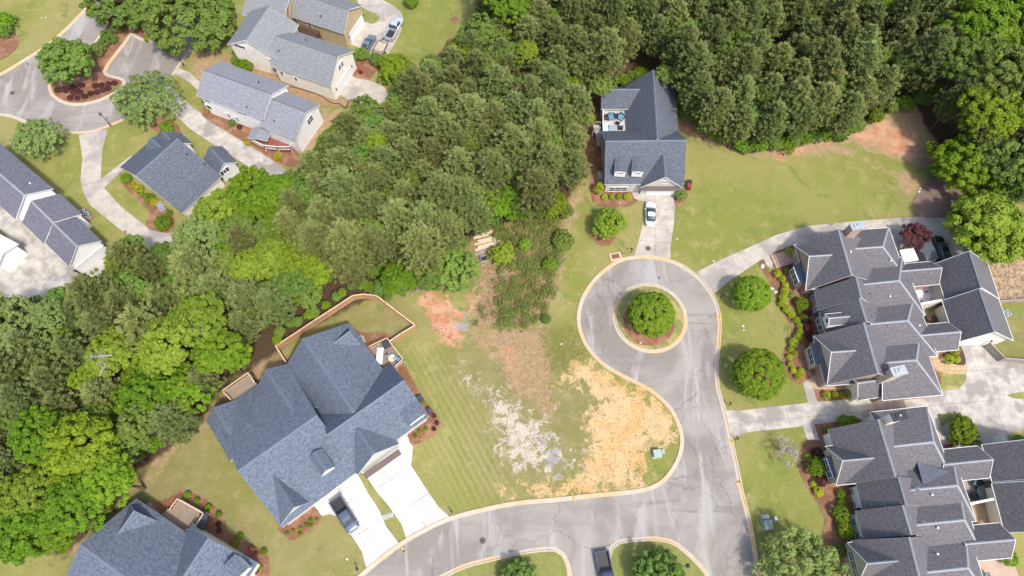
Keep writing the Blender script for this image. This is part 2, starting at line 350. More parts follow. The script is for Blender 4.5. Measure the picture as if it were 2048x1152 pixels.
D_[:,2] = field([[(1445,640),(1480,560),(1540,560),(1590,760),(1600,805),(1455,815)],[(1480,880),(1600,860),(1640,1080),(1520,1120)],[(1400,320),(1540,330),(1700,330),(1800,420),(1500,480),(1400,500)],[(700,-40),(960,-40),(950,60),(800,140),(770,120),(810,40)],[(215,258),(300,260),(345,285),(470,330),(560,390),(420,320),(330,262)],[(60,300),(160,275),(165,400),(240,460),(200,480),(100,350)]], 3)  # greener turf
me = bpy.data.meshes.new('ground')
V = np.stack([X, Y, np.zeros_like(X)], 1); idx = np.arange(nx*ny).reshape(ny, nx)
Fq = np.stack([idx[:-1,:-1], idx[:-1,1:], idx[1:,1:], idx[1:,:-1]], -1).reshape(-1, 4)
def np_mesh(me, V, Fq):
    n = Fq.shape[1]
    me.vertices.add(len(V)); me.vertices.foreach_set('co', V.astype(np.float32).ravel())
    me.loops.add(Fq.size); me.loops.foreach_set('vertex_index', Fq.astype(np.int32).ravel())
    me.polygons.add(len(Fq)); me.polygons.foreach_set('loop_start', (np.arange(len(Fq))*n).astype(np.int32))
    me.update(calc_edges=True)
np_mesh(me, V, Fq)
for nm, arr in (('maskA', A), ('maskB', B_), ('maskD', D_)):
    at = me.attributes.new(nm, 'FLOAT_COLOR', 'POINT'); at.data.foreach_set('color', arr.astype(np.float32).ravel())
def ground_mat():
    m = bpy.data.materials.new('turf_and_soil'); t, b = nodes(m); b.inputs['Roughness'].default_value = .95; b.inputs['Specular IOR Level'].default_value = .1
    v = coords(t, 'world')
    n_big = noise(t, v, .07, 5, .6, .5); n_mid = noise(t, v, .45, 5, .65, .3); n_f = noise(t, v, 3.2, 4, .7); n_ff = noise(t, v, 9, 3, .7)
    g = mix(t, ramp(t, n_big, .40, .60), (.198, .208, .052), (.268, .240, .090))
    g = mix(t, ramp(t, n_mid, .50, .68), g, (.30, .262, .115))
    g = mix(t, ramp(t, noise(t, v, .22, 5, .6, 1.), .55, .70), g, (.145, .18, .048))
    sep = []
    for nm in ('maskA', 'maskB', 'maskD'):
        a = t.nodes.new('ShaderNodeAttribute'); a.attribute_name = nm; s = t.nodes.new('ShaderNodeSeparateColor'); t.links.new(a.outputs['Color'], s.inputs[0]); sep.append(s.outputs)
    def msk(f, amp, th, w=.08, n=None):
        n = n_mid if n is None else n
        e = math_(t, 'ADD', f, math_(t, 'MULTIPLY', math_(t, 'SUBTRACT', n, .5), amp)); return ramp(t, e, th-w, th+w)
    def msk2(f, cover, n, w=.09):
        e = ramp(t, n, .3, .7, False); th = math_(t, 'SUBTRACT', 1.0, math_(t, 'MULTIPLY', f, cover))
        return math_(t, 'MULTIPLY', ramp(t, math_(t, 'SUBTRACT', e, th), -w, w), ramp(t, f, .05, .25))
    g = mix(t, math_(t, 'MULTIPLY', sep[2][2], .35), g, (.175, .215, .042))
    g = mix(t, math_(t, 'MULTIPLY', sep[2][1], .75), g, mix(t, ramp(t, n_mid, .4, .62), (.19, .165, .072), (.235, .195, .098)))
    wv = t.nodes.new('ShaderNodeTexWave'); wv.bands_direction = 'X'; t.links.new(coords(t, 'world'), wv.inputs[0])
    mp = [n for n in t.nodes if n.type == 'MAPPING'][-1]; mp.inputs['Rotation'].default_value = (0, 0, R(-30))
    wv.inputs['Scale'].default_value = .33; wv.inputs['Distortion'].default_value = 1.5; wv.inputs['Detail'].default_value = 2
    g = mix(t, math_(t, 'MULTIPLY', math_(t, 'MULTIPLY', wv.outputs['Fac'], sep[2][0]), .62), g, (.31, .285, .13))
    g = mix(t, ramp(t, n_f, .38, .66), mix(t, .30, g, (.10, .12, .03)), g)
    # soils
    brush = mix(t, ramp(t, noise(t, v, 1.2, 5, .75, .6), .35, .65), (.36, .245, .15), (.25, .195, .10))
    g = mix(t, msk2(sep[1][0], .92, noise(t, v, .4, 7, .8, .4), .16), g, brush)
    clay = mix(t, ramp(t, n_mid, .35, .6), (.40, .18, .10), (.46, .28, .18))
    g = mix(t, msk2(sep[0][0], .78, noise(t, v, .3, 7, .75, .5), .16), g, clay)
    straw = mix(t, ramp(t, n_mid, .35, .66), (.47, .28, .11), (.50, .34, .165))
    straw = mix(t, ramp(t, noise(t, v, .13, 4, .7, .8), .42, .60), straw, (.50, .35, .19))
    straw = mix(t, ramp(t, noise(t, v, 1.3, 4, .7, .3), .56, .63), straw, (.38, .265, .15))
    straw = mix(t, ramp(t, noise(t, v, .9, 5, .7), .56, .74), straw, (.50, .37, .22))
    g = mix(t, msk2(sep[0][1], .82, noise(t, v, .5, 8, .85, .4)), g, straw)
    sand = mix(t, ramp(t, n_f, .3, .65), (.49, .43, .37), (.40, .33, .26))
    g = mix(t, msk2(sep[0][2], .60, noise(t, v, .6, 8, .85, .6)), g, sand)
    grav = mix(t, ramp(t, n_ff, .3, .7), (.30, .31, .34), (.20, .205, .23))
    g = mix(t, msk2(sep[1][1], .62, noise(t, v, .5, 6, .75, .3), .2), g, grav)
    lit = mix(t, ramp(t, n_f, .3, .7), (.095, .06, .036), (.055, .04, .022))
    g = mix(t, msk(sep[1][2], .7, .5, .12), g, lit)
    t.links.new(g, b.inputs['Base Color'])
    bump(t, b, math_(t, 'ADD', n_f, n_ff), .55, .08); return m
GM = ground_mat(); me.materials.append(GM)
gr = link('ground', me); meta(gr, 'lawns, bare lots and woodland floor under the whole estate', kind='structure')
far = MB(); far.face([(-3000,-3000,-.05),(3000,-3000,-.05),(3000,3000,-.05),(-3000,3000,-.05)])
FARM = pm('far_land', (.12, .15, .05), (.08, .11, .04), .05, .95, 'world')
meta(far.build('surrounding_land', FARM), 'open land stretching away beyond the estate', kind='structure')
# ================================================================== ROADS, KERBS, DRIVES
LOT = [(560,1330),(640,1225),(717,1150),(773,1104),(811,1077),(852,1054),(899,1033),(958,1017),(1033,1002),(1113,995),(1193,986),(1267,979),(1309,968),(1334,947),(1354,913),(1360,880),(1354,852),(1338,820),(1312,794),(1283,775),(1241,754),(1206,733),(1180,707),(1161,675),(1153,640),(1157,610),(1169,582),(1190,554),(1215,532),(1239,518),(1267,512),(1298,511),(1329,516),(1357,525),(1385,542),(1406,561),(1426,587),(1439,617),(1443,648),(1441,690),(1437,736),(1440,778),(1452,820),(1464,873),(1475,922),(1487,983),(1503,1045),(1512,1094),(1520,1139),(1538,1240)]
lotw = [Vector((p[0], p[1], 0)) for p in [G(*q) for q in catmull(LOT, 5)]]
sheet('road', [(p.x, p.y) for p in lotw]+[(G(560,1330).x, -18)], .012, ASPH, world=True, label='grey asphalt lane and turning circle with pale kerbs')
def kerb(name, W_, side, label, seg=3.0, closed=False, m=KERB):
    """gutter pan on the road side, a raised lip on the lawn side; one piece per cast segment"""
    pts = [Vector((p[0], p[1])) for p in W_]
    if closed: pts.append(pts[0])
    d = [0]
    for a, b in zip(pts, pts[1:]): d.append(d[-1]+(b-a).length)
    L = d[-1]; n = max(1, round(L/seg)); sub = 3
    def at(s):
        s = min(max(s, 0), L-1e-6); i = max(0, np.searchsorted(d, s, 'right')-1); i = min(i, len(pts)-2)
        t = (s-d[i])/max(1e-9, d[i+1]-d[i]); p = pts[i].lerp(pts[i+1], t)
        e = .5; i0 = max(0, s-e); return p
    def nrm(s):
        a = at(s-.4); b = at(s+.4); t = (b-a).normalized(); return Vector((-t.y, t.x))*side
    root = empty(name); root.location = (pts[0].x, pts[0].y, 0); meta(root, label, kind='structure')
    prof = [(0.0, .018), (0.0, .13), (.20, .13), (.26, .03), (.62, .022), (.62, .0)]
    for k in range(n):
        b = MB(); s0 = L*k/n+.012; s1 = L*(k+1)/n-.012; rows = []
        for j in range(sub+1):
            s = s0+(s1-s0)*j/sub; p = at(s); nn = nrm(s)
            rows.append([(p.x+nn.x*o-root.location.x, p.y+nn.y*o-root.location.y, z) for o, z in prof])
        for j in range(sub):
            for i in range(len(prof)-1): 
                q = [rows[j][i], rows[j+1][i], rows[j+1][i+1], rows[j][i+1]]; b.face(q if side > 0 else q[::-1])
        b.face(rows[0]); b.face(rows[-1][::-1]); b.build('kerb_segment', m, root)
    return root
kerb('kerb', lotw, -1, 'pale kerb round the turning circle and down both sides of the lane')
# island in the turning circle
ic = (G(1300,567)+G(1300,706))/2; ic.x = (G(1225,636).x+G(1375,636).x)/2
def circ(c, r, n=64, z=0): return [Vector((c.x+r*math.cos(6.28319*i/n), c.y+r*math.sin(6.28319*i/n), z)) for i in range(n)]
GRASS = pm('lawn_turf', (.22, .212, .065), (.15, .17, .05), 1.2, .95, 'world', .6, c3=(.33, .27, .10), s3=.35)
GRASSG = pm('lawn_turf_green', (.20, .205, .055), (.15, .17, .045), 1.2, .95, 'world', .6)
sheet('island_lawn', circ(ic, 5.6), .09, GRASS, world=True, label='round lawn inside the turning circle')
kerb('island_kerb', circ(ic, 5.98-.60, 72), -1, 'pale kerb ring round the island in the turning circle', closed=True)
mc = G(1297,646); sheet('mulch_bed', [Vector((mc.x+4.05*math.cos(a*.1309)+.12*math.sin(a*1.1), mc.y+3.9*math.sin(a*.1309)+.1*math.cos(a*.9))) for a in range(48)], .098, MULCH, world=True, label='pine straw ring under the tree on the round island')
# lower medians
K2 = [(870,1165),(899,1152),(934,1136),(993,1121),(1052,1108),(1104,1103),(1122,1111),(1131,1130),(1136,1160),(1140,1230)]
K3 = [(1222,1230),(1222,1160),(1222,1112),(1230,1096),(1245,1087),(1300,1082),(1316,1083),(1344,1089),(1365,1104),(1390,1127),(1415,1160),(1450,1230)]
for K, lb in ((K2, 'left'), (K3, 'right')):
    w = px_poly(K, 0, 5, False)
    sheet('median_lawn', w, .10, GRASSG, world=True, label='lawn of the %s median at the foot of the lane' % lb)
    kerb('median_kerb', w, 1, 'pale kerb round the %s median at the foot of the lane' % lb)
# north-west cul-de-sac
NW = [(-90,190),(0,147),(39,124),(78,100),(102,83),(117,70),(146,42),(180,5),(205,-30),(400,-30),(398,60),(385,98),(360,135),(336,170),(318,200),(266,234),(221,253),(182,266),(130,268),(70,258),(39,242),(0,232),(-90,230)]
sheet('court_road', NW, .012, ASPH, label='asphalt court in the far upper left corner of the estate')
kerb('court_kerb', px_poly(NW[:9], 0, 5, False), -1, 'pale kerb along the outer side of the upper left court')
kerb('court_kerb', px_poly([(384,98),(360,133),(337,167)], 0, 3, False), -1, 'short straight kerb at the parking end of the upper left court')
kerb('court_kerb', px_poly([(268,233),(221,253),(182,266),(130,268),(70,258),(39,242),(0,232),(-90,230)], 0, 5, False), -1, 'pale curved kerb below the upper left court')
BED = [(236,-10),(335,-12),(337,25),(331,52),(318,78),(305,81),(283,76),(262,66),(248,84),(205,145),(240,160),(246,168),(235,180),(200,198),(160,207),(130,203),(110,190),(103,175),(106,160),(130,140),(165,115),(182,98),(205,70),(225,30)]
bw = px_poly(BED, 0, 3); sheet('mulch_bed', bw, .10, MULCH, world=True, label='pine straw median with shrubs beside the upper left court')
kerb('bed_kerb', bw, 1, 'kerb round the pine straw median in the upper left court', closed=True)
# drives (each cast slab is a piece)
slabs('driveway', [(338,168),(380,210),(460,268),(520,305),(600,358),(565,380),(508,340),(440,297),(380,258),(344,224),(325,200),(322,182)], .016, CONC_O, ((380,235),(508,320)), 3.6, 'long stained drive slanting down past the white house')
slabs('walk', [(350,148),(357,136),(378,144),(404,168),(412,190),(398,184),(380,165),(362,155)], .024, CONC, ((357,140),(404,170)), 1.6, 'narrow pale walk curving to the white house')
slabs('driveway', [(158,270),(165,317),(161,362),(167,386),(181,411),(240,459),(300,505),(330,520),(345,500),(345,462),(302,461),(243,414),(208,376),(202,358),(205,299),(216,258)], .016, CONC, ((180,300),(182,380)), 3.8, 'pale drive curving from the court past the blue roofed house')
slabs('walk', [(202,358),(262,311),(268,319),(208,376)], .026, CONC, ((202,358),(262,311)), 1.6, 'short straight walk to the blue roofed house')
slabs('driveway', [(-90,352),(0,405),(60,440),(130,515),(215,520),(240,560),(190,625),(60,612),(0,592),(-90,592)], .016, CONC_O, ((0,412),(100,490)), 4.2, 'wide stained parking pad at the left edge')
slabs('driveway', [(698,-40),(765,-40),(766,0),(788,12),(803,26),(807,40),(801,66),(777,108),(762,130),(740,120),(715,94),(690,86),(682,70),(720,40),(716,5)], .016, CONC, ((760,0),(760,110)), 3.8, 'pale drive with parked pickup and trailer at the top')
sheet('drive_island', [(720,14),(737,22),(753,28),(759,35),(755,43),(744,48),(732,44),(722,37)], .045, GRASSG, 3, label='small tongue of lawn beside the tan garage')
slabs('driveway', [(703,147),(768,173),(780,193),(760,208),(712,208),(676,188)], .016, CONC, ((705,149),(768,173)), 3.6, 'short apron outside the cream garage')
slabs('driveway', [(1287,388),(1351,388),(1348,447),(1341,492),(1341,517),(1268,514),(1274,492),(1284,457),(1288,430)], .016, CONC, ((1300,400),(1300,500)), 3.3, 'pale drive from the turning circle to the lone house')
slabs('walk', [(1262,376),(1290,376),(1290,404),(1279,402),(1268,396)], .024, CONC, ((1270,380),(1280,400)), 1.8, 'small curved walk at the lone house door')
slabs('driveway', [(1393,544),(1440,520),(1500,494),(1552,470),(1615,452),(1674,446),(1778,437),(1847,433),(1905,429),(1935,445),(1940,510),(1890,545),(1700,565),(1600,520),(1550,512),(1543,538),(1521,520),(1500,534),(1465,558),(1427,587)], .016, CONC, ((1450,540),(1560,480)), 4.0, 'long pale drive sweeping behind the upper right townhouse')
slabs('driveway', [(1452,819),(1475,822),(1540,814),(1615,806),(1795,791),(1882,782),(1918,777),(1932,760),(1932,732),(1912,685),(1985,680),(1997,722),(2060,722),(2130,722),(2130,900),(2060,925),(1900,930),(1780,880),(1640,866),(1604,853),(1500,864),(1484,868),(1465,875)], .016, CONC_O, ((1500,842),(1800,815)), 4.6, 'wide stained shared drive between the two townhouses')
slabs('walk', [(1603,756),(1622,752),(1636,804),(1616,808)], .026, CONC, ((1612,756),(1625,804)), 1.9, 'straight walk below the upper townhouse')
slabs('walk', [(1604,850),(1629,848),(1642,890),(1655,925),(1635,930),(1617,885)], .026, CONC_O, ((1612,850),(1635,900)), 2.0, 'short walk beside the lower townhouse')
slabs('driveway', [(700,930),(718,953),(736,986),(758,1020),(773,1054),(799,1089),(733,1137),(724,1103),(700,1066),(676,1034),(660,1028),(645,1032),(631,1020),(620,1000),(641,975)], .016, CONC_N, ((700,950),(760,1080)), 4.2, 'bright new drive with the dark pickup')
slabs('driveway', [(732,951),(780,900),(813,868),(826,893),(822,931),(852,977),(877,1014),(902,1036),(813,1079),(803,1048),(779,1014),(751,980)], .016, CONC_N, ((780,920),(850,1050)), 4.2, 'bright new empty drive right of the pickup drive')
# beds and patches
BZ = [0]
def bed(P, lb, m=MULCH, z=.034, s=4):
    BZ[0] += 1; sheet('mulch_bed', P, z+.002*BZ[0], m, s, label=lb)
bed([(1172,195),(1160,235),(1163,300),(1178,340),(1182,390),(1190,408),(1215,416),(1250,414),(1272,405),(1276,385),(1240,300),(1240,190),(1200,180)], 'brown bed wrapping the left side of the lone house')
bed([(1350,180),(1378,200),(1395,240),(1425,272),(1400,276),(1372,268),(1340,250)], 'bare brown strip right of the lone house', pm('bare_soil', (.30,.17,.09),(.20,.12,.07), 1.2, .95, 'world', .4))
bed([(1349,384),(1376,378),(1374,396),(1360,413),(1350,410)], 'small pine straw bed by the lone garage')
bed([(1517,526),(1528,519),(1536,540),(1548,540),(1600,500),(1660,620),(1665,760),(1625,755),(1604,768),(1587,764),(1569,740),(1565,708),(1578,680),(1582,656),(1569,631),(1552,597),(1538,562),(1526,543)], 'long curved pine straw bed before the upper townhouse', s=3)
bed([(1626,775),(1634,802),(1700,798),(1795,789),(1840,785),(1882,781),(1882,755),(1868,730),(1780,735),(1660,760)], 'pine straw bed below the upper townhouse', s=0)
bed([(1545,505),(1590,488),(1612,520),(1600,540),(1550,535)], 'small pine straw bed beside the brick steps', s=0)
sheet('flagstone_walk', [(1861,686),(1866,732),(1892,747),(1930,749),(1931,729),(1899,725),(1884,708),(1880,686)], .045, STONEF, 3, label='curved tan flagstone walk by the upper townhouse')
bed([(1878,690),(1916,688),(1931,728),(1900,726),(1884,708)], 'dark mulch bed with three round shrubs', MULCHD, .05)
sheet('drive_lawn', [(1882,748),(1932,749),(1930,764),(1917,777),(1882,781)], .05, GRASS, 0, label='square of lawn beside the shared drive')
sheet('drive_lawn', [(1874,829),(1909,826),(1930,837),(1902,842),(1882,853)], .05, GRASS, 0, label='sliver of lawn above the lower townhouse')
sheet('drive_lawn', [(2015,790),(2060,782),(2110,780),(2110,798),(2040,798)], .05, GRASS, 3, label='sliver of lawn at the right edge of the shared drive')
sheet('drive_lawn', [(2017,872),(2030,862),(2080,860),(2080,895),(2025,892)], .05, GRASS, 3, label='corner of lawn at the right edge below the shared drive')
sheet('flagstone_walk', [(1617,758),(1655,735),(1690,770),(1690,780),(1630,778)], .05, STONEF, 0, label='tan flagstone landing below the upper townhouse')
bed([(1610,884),(1597,916),(1597,938),(1610,969),(1626,994),(1641,1016),(1649,1041),(1645,1073),(1654,1098),(1676,1123),(1695,1175),(1760,1175),(1720,950),(1660,880),(1634,880)], 'long curved pine straw bed before the lower townhouse')
bed([(1629,849),(1676,843),(1722,838),(1722,870),(1657,885),(1638,880)], 'pine straw bed at the top of the lower townhouse', s=0)
bed([(558,1052),(571,1072),(589,1081),(629,1055),(643,1038),(630,1014),(600,1000)], 'pine straw bed before the blue duplex window')
bed([(786,724),(806,728),(838,782),(856,808),(880,838),(880,850),(871,868),(828,890),(815,868),(800,800)], 'pine straw bed along the right side of the blue duplex')
bed([(690,640),(722,664),(776,668),(790,700),(770,720),(730,700)], 'bare strip at the back corner of the blue duplex')
bed([(355,985),(396,990),(427,1011),(447,1030),(452,1055),(458,1065),(483,1077),(520,1098),(537,1114),(540,1135),(533,1160),(480,1200),(380,1080)], 'pine straw bed along the lower left house')
bed([(295,1010),(330,1000),(360,990),(380,1040),(330,1050)], 'brown ground beside the lower left deck')
bed([(240,345),(262,365),(300,395),(335,415),(350,440),(345,464),(320,464),(298,456),(292,445),(300,425),(275,400),(250,375),(241,360)], 'pine straw bed along the blue roofed house')
bed([(300,250),(320,238),(355,248),(362,278),(345,282),(318,268)], 'pine straw bed behind the blue roofed house')
bed([(402,222),(418,242),(500,290),(570,332),(604,326),(590,300),(500,250),(430,215)], 'pine straw bed along the white house')
bed([(440,120),(530,172),(620,206),(690,212),(700,200),(600,170),(500,120)], 'bare strip between the cream and white houses', pm('bare_strip', (.33,.19,.10),(.20,.15,.08), 1.2, .95, 'world', .4))
bed([(706,128),(725,120),(762,130),(750,146),(735,160),(700,150)], 'pine straw bed beside the cream garage')
bed([(-20,60),(22,62),(38,80),(30,102),(0,120),(-20,120)], 'brown bed at the upper left corner')
bed([(-10,450),(15,473),(34,496),(34,507),(22,509),(-10,475)], 'small kidney bed on the left parking pad', GRASSG, .05)
bed([(1826,400),(1862,352),(1880,362),(1930,395),(1965,432),(1838,434),(1828,415)], 'dark mulch bed at the end of the far lawn', pm('grey_mulch', (.20,.135,.11),(.14,.095,.08), 1.5, .95, 'world', .5))
bed([(260,-10),(300,-12),(330,30),(290,60),(240,60)], 'straw patch under the corner conifer', z=.12)
for p, r_, lb in (((1208,472), 2.0, 'mulch ring under the young tree by the turning circle'), ((909,40), .9, 'mulch ring round a bare sapling on the top lawn'), ((823,2), 1.3, 'mulch ring under the round shrub at the top'), ((1513,760), 2.6, 'bare ring under the dark round tree')):
    sheet('mulch_bed', [(G(*p).x+r_*math.cos(a*.2618)*(1+.06*math.sin(a*2.1)), G(*p).y+r_*math.sin(a*.2618)) for a in range(24)], .028, MULCH, world=True, label=lb)
ROCKY = pm('rocky_soil', (.42,.30,.17),(.16,.11,.07), 1.6, .95, 'world', .9)
bed([(1965,545),(1990,525),(2060,520),(2120,520),(2120,600),(1995,600),(1990,580)], 'stony bare ground at the right edge', ROCKY)
# ================================================================== HOUSES
class House:
    def __init__(s, name, label, px, roof, wall, cap, fascia=True, gut=.0, cat='house'):
        s.o = empty(name, G(*px)); meta(s.o, label, cat); s.roof = roof; s.wall = wall; s.cap = cap; s.walls = []; s.roofs = []; s.gut = gut; s.L = s.o.location.copy()
    def rel(s, P): return [Vector(p)-s.L for p in P]
    def wing(s, A_, B_, zr, Lp, Rp, ze=3., zeR=None, hA=0, hB=0, walls=True, base=0., roof=None, wall=None, cap=True, inset=.4, capm=None, gut=None):
        roof = roof or s.roof; wall = wall or s.wall
        a = G(A_[0], A_[1], zr); b = G(B_[0], B_[1], zr); u = (b-a); u.z = 0; Ln = u.length; u.normalize(); n = Vector((-u.y, u.x, 0))
        zeR = ze if zeR is None else zeR
        def wd(p, z): return p if isinstance(p, (int, float)) else (G(p[0], p[1], z)-a).dot(n)
        wl = abs(wd(Lp, ze)); wr = abs(wd(Rp, zeR))
        # side L must be the +n side
        if not isinstance(Lp, (int, float)) and wd(Lp, ze) < 0: n = -n
        elif isinstance(Lp, (int, float)) and not isinstance(Rp, (int, float)) and wd(Rp, zeR) > 0: n = -n
        def he(h, end):
            if isinstance(h, (int, float)): return h
            q = (G(h[0], h[1], ze)-a).dot(u); return max(0, (q-Ln) if end else -q)
        ha, hb = he(hA, 0), he(hB, 1)
        def P(su, sn, z): v = a+u*su+n*sn; return Vector((v.x, v.y, z))
        sl = (zr-ze)/wl; sr = (zr-zeR)/wr
        r0, r1 = P(0, 0, zr), P(Ln, 0, zr)
        l0, l1, q0, q1 = P(-ha, wl, ze), P(Ln+hb, wl, ze), P(-ha, -wr, zeR), P(Ln+hb, -wr, zeR)
        th = .2; dn = Vector((0, 0, -th)); mb = MB()
        def slope(pts, along, o):
            al = along.normalized(); nn = (pts[1]-pts[0]).cross(pts[2]-pts[0]).normalized(); up = nn.cross(al)
            uv = [((p-o).dot(al), (p-o).dot(up)) for p in pts]
            if nn.z < 0: pts = pts[::-1]; uv = uv[::-1]
            mb.face(s.rel(pts), 0, uv); s.roofs.append(pts)
        slope([r0, r1, l1, l0], u, a); slope([r0, r1, q1, q0], u, a)
        if ha > 0: slope([r0, l0, q0], n, a)
        if hb > 0: slope([r1, l1, q1], n, a)
        mb.face(s.rel([r0+dn, r1+dn, l1+dn, l0+dn]), 1); mb.face(s.rel([r0+dn, r1+dn, q1+dn, q0+dn]), 1)
        if ha > 0: mb.face(s.rel([r0+dn, l0+dn, q0+dn]), 1); ringA = [l0, q0]
        else: ringA = [l0, r0, q0]
        if hb > 0: mb.face(s.rel([r1+dn, l1+dn, q1+dn]), 1); ringB = [q1, l1]
        else: ringB = [q1, r1, l1]
        ring = ringA+ringB; 
        for i in range(len(ring)):
            p, q = ring[i], ring[(i+1) % len(ring)]; mb.face(s.rel([p, q, q+dn, p+dn]), 1)
        ro = mb.build('roof', [roof, FASC], s.o)
        g = s.gut if gut is None else gut
        if g:
            gm = MB()
            for i in range(len(ring)):
                p, q = Vector(ring[i]), Vector(ring[(i+1) % len(ring)])
                off = (((p+q)/2)-(r0+r1)/2); off.z = 0; e = (q-p); e.z = 0; e.normalize(); nn = Vector((-e.y, e.x, 0)); nn = nn if nn.dot(off) > 0 else -nn
                gm.beam(*s.rel([p+nn*g*.5+Vector((0,0,-.04)), q+nn*g*.5+Vector((0,0,-.04))]), g, .13)
            gm.build('gutter', WHITE, ro)
        if cap:
            cm = MB(); cw = .15
            def cp(p, q, s1):
                d = (q-p).normalized(); e = Vector((-d.y, d.x, 0)).normalized()*cw; up = Vector((0, 0, .035)); lo = Vector((0, 0, .035-cw*s1))
                cm.face(s.rel([p+up, q+up, q+e+lo, p+e+lo])); cm.face(s.rel([q+up, p+up, p-e+lo, q-e+lo]))
            cp(r0, r1, (sl+sr)/2)
            if ha > 0: cp(r0, l0, sl*.7); cp(r0, q0, sr*.7)
            if hb > 0: cp(r1, l1, sl*.7); cp(r1, q1, sr*.7)
            cm.build('ridge_cap', capm or s.cap, ro)
        if walls:
            wm = MB(); I = inset; a0 = -ha+I; a1 = Ln+hb-I; tl, tr = wl-I, -wr+I
            def zt(t_): return (zr-abs(t_)*(sl if t_ > 0 else sr))-.16
            zl, zq = ze+I*sl-.16, zeR+I*sr-.16
            c00, c10, c11, c01 = (a0, tl), (a1, tl), (a1, tr), (a0, tr)
            def wf(pts): 
                Q = [P(x_, y_, z_) for x_, y_, z_ in pts]; wm.face(s.rel(Q)); s.walls.append(Q)
            wf([(a0, tl, base), (a1, tl, base), (a1, tl, zl), (a0, tl, zl)])
            wf([(a1, tr, base), (a0, tr, base), (a0, tr, zq), (a1, tr, zq)])
            for av, hh in ((a0, ha), (a1, hb)):
                if hh > 0: wf([(av, tl, base), (av, tr, base), (av, tr, zq), (av, tl, zl)])
                else: wf([(av, tl, base), (av, tr, base), (av, tr, zq), (av, 0, zr-.16), (av, tl, zl)])
            wm.build('wall', wall, s.o)
        return dict(P=P, Ln=Ln, wl=wl, wr=wr)
    def hit(s, px, py, polys):
        o = Vector((0, 0, H)); d = ray(px, py); best = None
        for Q in polys:
            nn = (Q[1]-Q[0]).cross(Q[2]-Q[0])
            if nn.length < 1e-6: continue
            nn.normalize(); den = nn.dot(d)
            if abs(den) < 1e-6: continue
            k = nn.dot(Q[0]-o)/den
            if k <= 0: continue
            p = o+d*k; ax = max(range(3), key=lambda i: abs(nn[i])); ii = [i for i in range(3) if i != ax]
            if inpoly(p[ii[0]], p[ii[1]], [(q[ii[0]], q[ii[1]]) for q in Q]):
                if best is None or k < best[0]: best = (k, p, nn if den < 0 else -nn)
        return best
    def window(s, px, py, w=1., h=1.3, nm='window', nx=2, nz=2, glass=None, frame=None, z=None, shut=None):
        r = s.hit(px, py, s.walls)
        if r is None: print('window missed', px, py); return
        _, p, n = r; n = Vector((n.x, n.y, 0)).normalized(); t = Vector((-n.y, n.x, 0)); p = p-s.L
        if z is not None: p.z = z-s.L.z
        zz = Vector((0, 0, 1)); mb = MB(); fm = frame or WHITE; fw = .08
        for sx in (-1, 1): mb.beam(p+t*sx*(w/2)-zz*h/2+n*.03, p+t*sx*(w/2)+zz*h/2+n*.03, fw, .12)
        for sz in (-1, 1): mb.beam(p-t*(w/2+fw/2)+zz*sz*h/2+n*.033, p+t*(w/2+fw/2)+zz*sz*h/2+n*.033, .13, fw)
        for i in range(1, nx): mb.beam(p+t*(w*(i/nx-.5))-zz*h/2+n*.02, p+t*(w*(i/nx-.5))+zz*h/2+n*.02, .07, .05)
        for i in range(1, nz): mb.beam(p-t*w/2+zz*(h*(i/nz-.5))+n*.02, p+t*w/2+zz*(h*(i/nz-.5))+n*.02, .07, .05)
        o = mb.build('window', fm, s.o)
        g = MB(); g.face([p-t*w/2-zz*h/2+n*.015, p+t*w/2-zz*h/2+n*.015, p+t*w/2+zz*h/2+n*.015, p-t*w/2+zz*h/2+n*.015]); g.build('pane', glass or GLASS, o)
        if shut:
            for sx in (-1, 1):
                sm = MB(); sm.beam(p+t*sx*(w/2+.25)-zz*h/2+n*.03, p+t*sx*(w/2+.25)+zz*h/2+n*.03, .3, .05); sm.build('shutter', shut, s.o)
    def garage(s, px, py, w=4.9, h=2.2, m=None):
        r = s.hit(px, py, s.walls)
        if r is None: print('garage missed', px, py); return
        _, p, n = r; n = Vector((n.x, n.y, 0)).normalized(); t = Vector((-n.y, n.x, 0)); p = p-s.L; p.z = 0; zz = Vector((0, 0, 1))
        mb = MB()
        mb.beam(p-t*(w/2+.1)+zz*(h+.09)+n*.04, p+t*(w/2+.1)+zz*(h+.09)+n*.04, .12, .18)
        for sx in (-1, 1): mb.beam(p+t*sx*(w/2+.08)+n*.04, p+t*sx*(w/2+.08)+zz*h+n*.04, .12, .14)
        o = mb.build('garage_door', WHITE, s.o); k = 4
        for i in range(k):
            g = MB(); g.beam(p-t*w/2+zz*(h*(i+.5)/k)+n*.02, p+t*w/2+zz*(h*(i+.5)/k)+n*.02, .06, h/k-.03); g.build('panel', m or DOORW, o)
        for sx in (-1, 1):
            l = MB(); q = p+t*sx*(w/2+.45)+zz*(h-.2)+n*.1; l.box(q, (.18, .18, .35)); l.build('wall_lamp', BLACK, s.o)
    def chimney(s, px, py, zt, w, d, rz, m, capm=METAL, z0=3.5, flue=True):
        p = G(px, py, zt)-s.L; mb = MB(); mb.box((p.x, p.y, (zt+z0)/2), (w, d, zt-z0), rz); o = mb.build('chimney', m, s.o)
        c = MB(); c.box((p.x, p.y, zt+.08), (w+.25, d+.25, .16), rz); c.box((p.x, p.y, zt+.22), (w*.6, d*.55, .14), rz); c.build('chimney_cap', capm, o)
        f = MB(); f.cyl((p.x, p.y, zt+.36), .16, .16, 10); f.build('flue', METAL, o)
